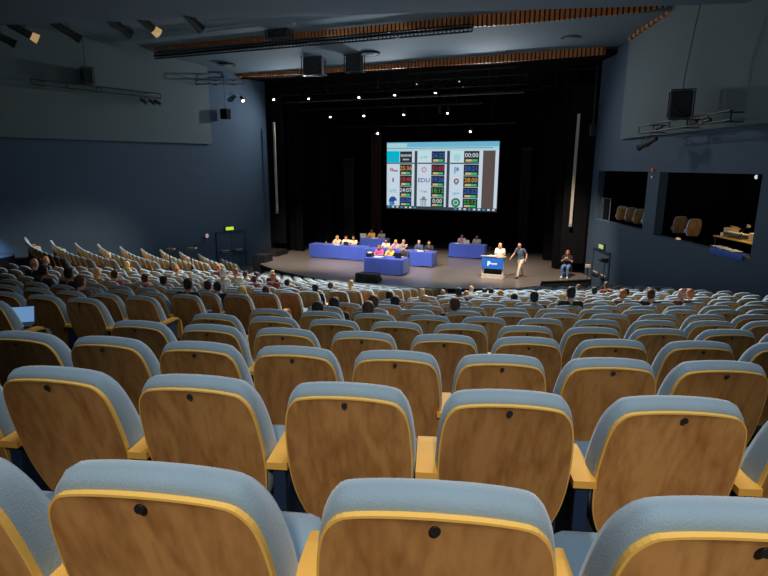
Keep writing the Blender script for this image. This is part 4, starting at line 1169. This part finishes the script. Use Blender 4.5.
# hanging speakers (open frame boxes)
M['spkgr']=mat('dark speaker cloth',(.014,.017,.020),.9)
def hang_speaker(p,sx,sz,label,rz=HALL,cable=None,dep=.45,body='spkgr'):
    o=empty('hanging_speaker',p,rz,label,'loudspeaker','black loudspeakers hung from the ceiling')
    mb=MB(); mb.box((0,0,0),(sx*.92,dep*.8,sz*.92),b=.03); mb.build('cabinet',[body],o)
    mb=MB(); t=.035
    for s in(-1,1):
        for y in(-1,1):
            mb.box((s*sx/2,y*dep/2,0),(t,t,sz)); mb.box((0,y*dep/2,s*sz/2),(sx,t,t))
        mb.box((s*sx/2,0,sz/2),(t,dep,t)); mb.box((s*sx/2,0,-sz/2),(t,dep,t))
    mb.tube((-sx*.4,-dep/2-.01,-sz*.1),(0,-dep/2-.01,-sz*.38),.012,.012,6); mb.tube((sx*.4,-dep/2-.01,-sz*.1),(0,-dep/2-.01,-sz*.38),.012,.012,6)
    mb.build('mounting_frame',['black'],o)
    if cable:
        mb=MB(); mb.path([V((0,0,sz/2))]+[V(c) for c in cable],.016); mb.build('suspension_cable',['black'],o)
    return o
hang_speaker(W(-3.6,-5.3,11.12),1.0,.86,'black hanging loudspeaker at the upper left before the first slatted band',cable=[(0,0,.5)])
hang_speaker(W(-3.85,-2.0,10.14),1.05,.80,'black hanging loudspeaker left one of two at the second slatted band',cable=[(0,0,.5)])
hang_speaker(W(-1.75,-2.0,10.12),.80,.70,'smaller black hanging loudspeaker right one of two at the second slatted band',cable=[(0,0,.5)])
rw=math.radians(90)+0
p_=wall_pt(1,-6.75,7.40,.85)
hang_speaker(p_,.62,.80,'black loudspeaker on the right wall bar hung from a long cable',rz=-.35,cable=[(.02,.0,.9),(.10,-.3,2.1),(.16,-.9,3.3)],dep=.4)
p_=wall_pt(-1,-7.55,9.30,.7)
hang_speaker(p_,.95,.62,'black loudspeaker standing on the left wall bar',rz=-.9,cable=[(0,0,1.5)],dep=.4)
# lighting bridge under the first band
truss(W(-10.6,-4.9,10.42),W(4.34,-4.9,10.40),'long black lighting bridge under the first slatted ceiling band',.24,'lighting_bridge',.032,.16,cat='lighting bridge',dep=0)
_b=[c for c in D.objects if c.name.startswith('lighting_bridge')][0]
mb=MB(); L_=(W(4.34,-4.9)-W(-10.6,-4.9)).length; mb.box((0,0,.12),(L_,.20,.07),b=.02); q_=mb.build('bridge_body',['spkgr2'],_b); q_.rotation_euler=(0,0,HALL)
# spotlights of the near ceiling baffle
for (u,w_,z,wm_,l) in [(-9.67,-12.7,9.72,0,'leftmost'),(-8.3,-12.9,9.74,1,'second'),(-6.94,-12.45,9.74,0,'third'),(-4.86,-12.35,9.74,0,'fourth'),(-3.87,-12.2,9.74,1,'fifth'),(-2.30,-12.1,9.76,0,'sixth')]:
    o=spot(W(u,w_,z),W(u*.3,-1,3.5),l+' large ceiling spotlight from the left at the top of the photo'+(', warm lit head' if wm_ else ''),.82,.15,lit=bool(wm_),mat_='lampwarm',name='ceiling_spotlight',group='ceiling spotlights at upper left',up=.3,lensr=1.0)
# ceiling outlets
for u,w_,z,l in [(-.93,-2.0,10.47,'round dark ceiling outlet between the two slatted bands, middle'),(7.6,-2.0,10.50,'round dark ceiling outlet between the two slatted bands, right'),(-8.6,-2.2,10.43,'round dark ceiling outlet between the slatted bands, far left'),(-9.3,-8.0,11.0,'round dark ceiling outlet left of the first slatted band')]:
    o=empty('ceiling_outlet',W(u,w_,z),HALL,l,'air outlet')
    mb=MB(); mb.tube((0,0,0),(0,0,.08),.42,.36,24); mb.build('outlet_rim',['spkgr'],o)
    mb=MB(); mb.tube((0,0,-.03),(0,0,.0),.2,.26,20); mb.build('outlet_cone',['panel'],o)
# cord hanging on the right before the wall
o=empty('wall_cable',wall_pt(1,.9,9.6,.3),0,'thin black cable hanging at the right corner of the stage opening','cable')
mb=MB(); mb.path([(0,0,.7),(0,0,-.8),(.03,0,-2.3)],.03); mb.build('cable_run',['black'],o); mb=MB(); mb.box((.02,0,-2.4),(.25,.2,.5),b=.03); mb.build('cable_box',['black'],o)

# ------------------------------------------------------------------ things inside the right wall boxes
FARB=FAR
def box_seat(w_,z,off,label,rz):
    o=link('box_seat',None); o.location=wall_pt(1,w_,z,-off); o.rotation_euler=(0,0,rz); tag(o,label,'seat','wooden backed seats in the wall boxes')
    o.scale=(.85,.85,.92); link('seat_cushion',ME['pad'],o); link('back_cushion',ME['cush'],o); pn=link('back_panel',ME['panel'],o); link('panel_edge',ME['edge'],pn); link('seat_foot',ME['foot'],o)
for w_,l in ((-1.25,'leftmost wooden backed seat in the stage side box'),(-2.05,'second wooden backed seat from left in the stage side box'),(-2.75,'third wooden backed seat from left in the stage side box'),(-3.45,'rightmost wooden backed seat in the stage side box')):
    box_seat(w_+.5,3.17,.6,l,-.25)
box_seat(-4.95,3.14,.65,'left wooden backed seat in the large box',-.25); box_seat(-5.75,3.14,.65,'right wooden backed seat in the large box beside the desk',-.25)
# technician's desk
DW=-7.9
def wb(w_,z,off): return wall_pt(1,w_,z,-off)
rzB=math.radians(90)-AL-math.radians(22.5)+0   # along the wall
def desk_local(name,w_,z,off,label,cat,group=None): return empty(name,wb(w_,z,off),math.radians(-0.5)+PI/2,label,cat,group)
o=desk_local('desk',DW,3.12,.95,'technician desk behind the sill of the large box','desk')
mb=MB(); mb.box((0,0,.42),(2.3,.8,.04),b=.01); mb.build('desk_top',['arm'],o)
for sx in(-1,1): 
    mb=MB(); mb.box((sx*1.1,0,.2),(.05,.7,.4),b=.008); mb.build('leg',['black'],o)
o=desk_local('mixing_console',-7.5,3.56,.9,'small mixing console with warm lit faders on the box desk','mixer')
mb=MB(); mb.box((0,0,.06),(.8,.5,.1),rot=Rx(.15),b=.015); mb.build('console_body',['black'],o)
mb=MB()
for i in range(14):
    for j in range(3): mb.box((-.34+i*.052,-.14+j*.13,.118+.02*j),(.018,.03,.02),b=.003)
mb.build('fader_caps',['lampwarm'],o)
M['tan']=mat('tan cardboard',(.55,.38,.18),.7,0,(.6,.38,.15),.10)  # warm light on the cardboard put in as a faint glow
def small(name,w_,z,off,label,cat,fn):
    o=desk_local(name,w_,z,off,label,cat); fn(o)
def f_box(o): 
    mb=MB(); mb.box((0,0,.12),(.34,.26,.24),b=.01); mb.build('box_body',['tan'],o); mb=MB(); mb.box((0,-.12,.25),(.34,.16,.01),rot=Rx(.5)); mb.build('box_flap',['tan'],o)
def f_bottle(o):
    mb=MB(); mb.tube((0,0,0),(0,0,.15),.035,.035,12); mb.tube((0,0,.15),(0,0,.21),.035,.013,12); mb.build('bottle_body',['glass'],o); mb=MB(); mb.tube((0,0,.21),(0,0,.235),.015,.015,10); mb.build('bottle_cap',['white'],o)
def f_cup(o):
    mb=MB(); mb.tube((0,0,0),(0,0,.11),.03,.04,14); mb.build('cup_body',['white'],o); mb=MB(); mb.tube((0,0,.11),(0,0,.118),.042,.042,14); mb.build('cup_lid',['tan'],o)
def f_lamp(o):
    mb=MB(); mb.tube((0,0,0),(0,0,.02),.07,.07,16); mb.build('base',['black'],o)
    mb=MB(); mb.path([(0,0,.02),(0,0,.22),(0,-.12,.36)],.008); mb.build('arm',['black'],o)
    mb=MB(); mb.tube((0,-.12,.37),(0,-.15,.30),.03,.06,14,caps=False); mb.build('lamp_shade',['strip'],o); mb=MB(); mb.ell((0,-.14,.33),(.025,.025,.025)); M['bulb']=emi('desk bulb',(1,.75,.45),3); mb.build('bulb',['bulb'],o)
small('cardboard_box',-8.35,3.56,.8,'open tan cardboard box on the box desk','box',f_box)
small('cardboard_box',-7.0,3.56,1.0,'tan cardboard box at the left end of the box desk','box',f_box)
small('water_bottle',-8.0,3.56,.6,'clear water bottle on the box desk','bottle',f_bottle)
small('paper_cup',-8.75,3.56,.7,'white paper cup at the right end of the box desk','cup',f_cup)
small('paper_cup',-7.15,3.56,.62,'white paper cup at the left end of the box desk','cup',f_cup)
small('desk_lamp',-8.6,3.56,1.1,'small lit desk lamp at the back of the box desk','lamp',f_lamp)
small('desk_lamp',-7.3,3.56,1.15,'small lit desk lamp behind the mixing console','lamp',f_lamp)
def f_sheets(o):
    for i in range(5):
        mb=MB(); mb.box((-.5+i*.25,random.uniform(-.05,.05),.004+.002*i),(.22,.3,.002),rot=Rz(random.uniform(-.4,.4))); mb.build('paper_sheet',['white'],o)
small('paper_sheets',-8.1,3.335,.14,'bright white papers lying on the sill of the large box','papers',f_sheets)
o=desk_local('blue_banner',-8.35,3.11,-.03,'bright blue cloth strip hanging over the sill of the large box','cloth')
M['bluecloth']=mat('bright blue cloth',(.01,.05,.28),.7,0,(.01,.05,.3),.10)  # slight blue glow added so the cloth reads brighter
mb=MB(); n=24; vs=[]; 
for i in range(n+1):
    x=-.75+1.5*i/n; vs+=[V((x,.008*math.sin(i*1.3),.04)),V((x,.004*math.sin(i*1.3),.12)),V((x,0,.205)),V((x,-.24,.208))]
mb.add(vs,[(i*4+j,i*4+4+j,i*4+5+j,i*4+1+j) for i in range(n) for j in range(3)],0,True); mb.build('cloth_strip',['bluecloth'],o)
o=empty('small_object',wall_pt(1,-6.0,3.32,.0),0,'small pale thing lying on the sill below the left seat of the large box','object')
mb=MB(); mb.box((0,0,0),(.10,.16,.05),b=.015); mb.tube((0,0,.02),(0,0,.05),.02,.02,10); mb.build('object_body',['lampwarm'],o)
# ------------------------------------------------------------------ lighting
def light(name,kind,loc,target,e,col,size=.3,spot=60,blend=.5,sizey=None):
    l=D.lights.new(name,kind); l.energy=e; l.color=col
    if kind=='AREA':
        l.size=size
        if sizey: l.shape='RECTANGLE'; l.size_y=sizey
    else: l.shadow_soft_size=size
    if kind=='SPOT': l.spot_size=math.radians(spot); l.spot_blend=blend
    o=link(name,l); o.location=loc
    d=Vector(target)-Vector(loc); o.rotation_euler=d.to_track_quat('-Z','Y').to_euler(); return o
w=D.worlds.new('world'); bpy.context.scene.world=w; w.use_nodes=True
bg=w.node_tree.nodes['Background']; bg.inputs[0].default_value=(.42,.58,.72,1); bg.inputs[1].default_value=.05
# house lights over the rear seats
light('house_lamp','SPOT',(.2,-4.2,9.4),(.3,.3,4.3),1450,(1,.91,.77),.25,42,.9)
light('house_lamp','AREA',(0.3,1.6,9.7),(0.3,1.8,3.9),120,(.88,.94,1),2.0,sizey=1.4)
# lamps over the front seats
light('house_lamp','SPOT',W(-1,-3.5,10.0),W(-.5,-12,1.3),17000,(1,.91,.80),.3,56,.8)
light('house_lamp','SPOT',W(5.5,-3.5,10.0),W(8.2,-14.5,1.8),19000,(1,.93,.84),.3,56,.8)
light('house_lamp','SPOT',W(-3.5,-3.0,10.0),W(-8.8,-9.5,1.0),9500,(1,.90,.78),.3,50,.8)
# stage wash
for u in (-5.0,-1.2,2.5,6.8):
    light('stage_wash','SPOT',W(u,-5.5,10.2),W(u,.0,1.0),7000,(1,.82,.66),.12,46,.8)
light('stage_wash','SPOT',W(-3.4,1.0,9.6),W(-3.4,4.2,1.0),1200,(1,.82,.65),.12,34,.8)
light('stage_wash','SPOT',W(2.5,1.0,9.6),W(2.5,4.2,1.0),800,(.85,.82,.9),.12,34,.8)
for u in (-6.0,-1.0,3.6):
    light('bar_lamp','SPOT',W(u,1.2,8.9),W(u*1.6,-12,4.5),380,(.86,.93,1),.07,150,.6)
for side in (-1,1):
    light('wall_fill','SPOT',W(-side*3.0,-4.8,10.25),wall_pt(side,-6,6.5),170,(.72,.87,1),.07,95,.9)  # added fill with no fixture, brightens the side walls
light('ceiling_fill','SPOT',W(0,-11,8.6),W(1,-6,11),55,(.72,.87,1),.07,165,.9)  # added fill with no fixture, lifts the ceiling boards
light('walkway_lamp','SPOT',W(-12.6,-11.9,3.0),W(-13.6,-12.0,1.8),260,(.30,.58,1),.1,100,.8)
for u in (-6.0,-1.0,3.6):
    light('bar_lamp','SPOT',W(u,1.2,8.9),W(u*1.6,-12,4.5),380,(.86,.93,1),.07,150,.6)
for side in (-1,1):
    light('wall_fill','SPOT',W(-side*3.0,-4.8,10.25),wall_pt(side,-6,6.5),170,(.72,.87,1),.07,95,.9)  # same added wall fill again, no fixture
light('ceiling_fill','SPOT',W(0,-11,8.6),W(1,-6,11),55,(.72,.87,1),.07,165,.9)  # second added ceiling fill, no fixture either
light('walkway_lamp','SPOT',W(-7.6,-3.2,2.6),W(-8.6,-3.2,.1),30,(.35,.62,1),.1,100,.8)
light('desk_glow','POINT',W(13.35,-8.1,4.15),(0,0,0),22,(1,.72,.40),.05)
sc=bpy.context.scene
sc.view_settings.view_transform='Standard'; sc.view_settings.look='None'; sc.view_settings.exposure=0
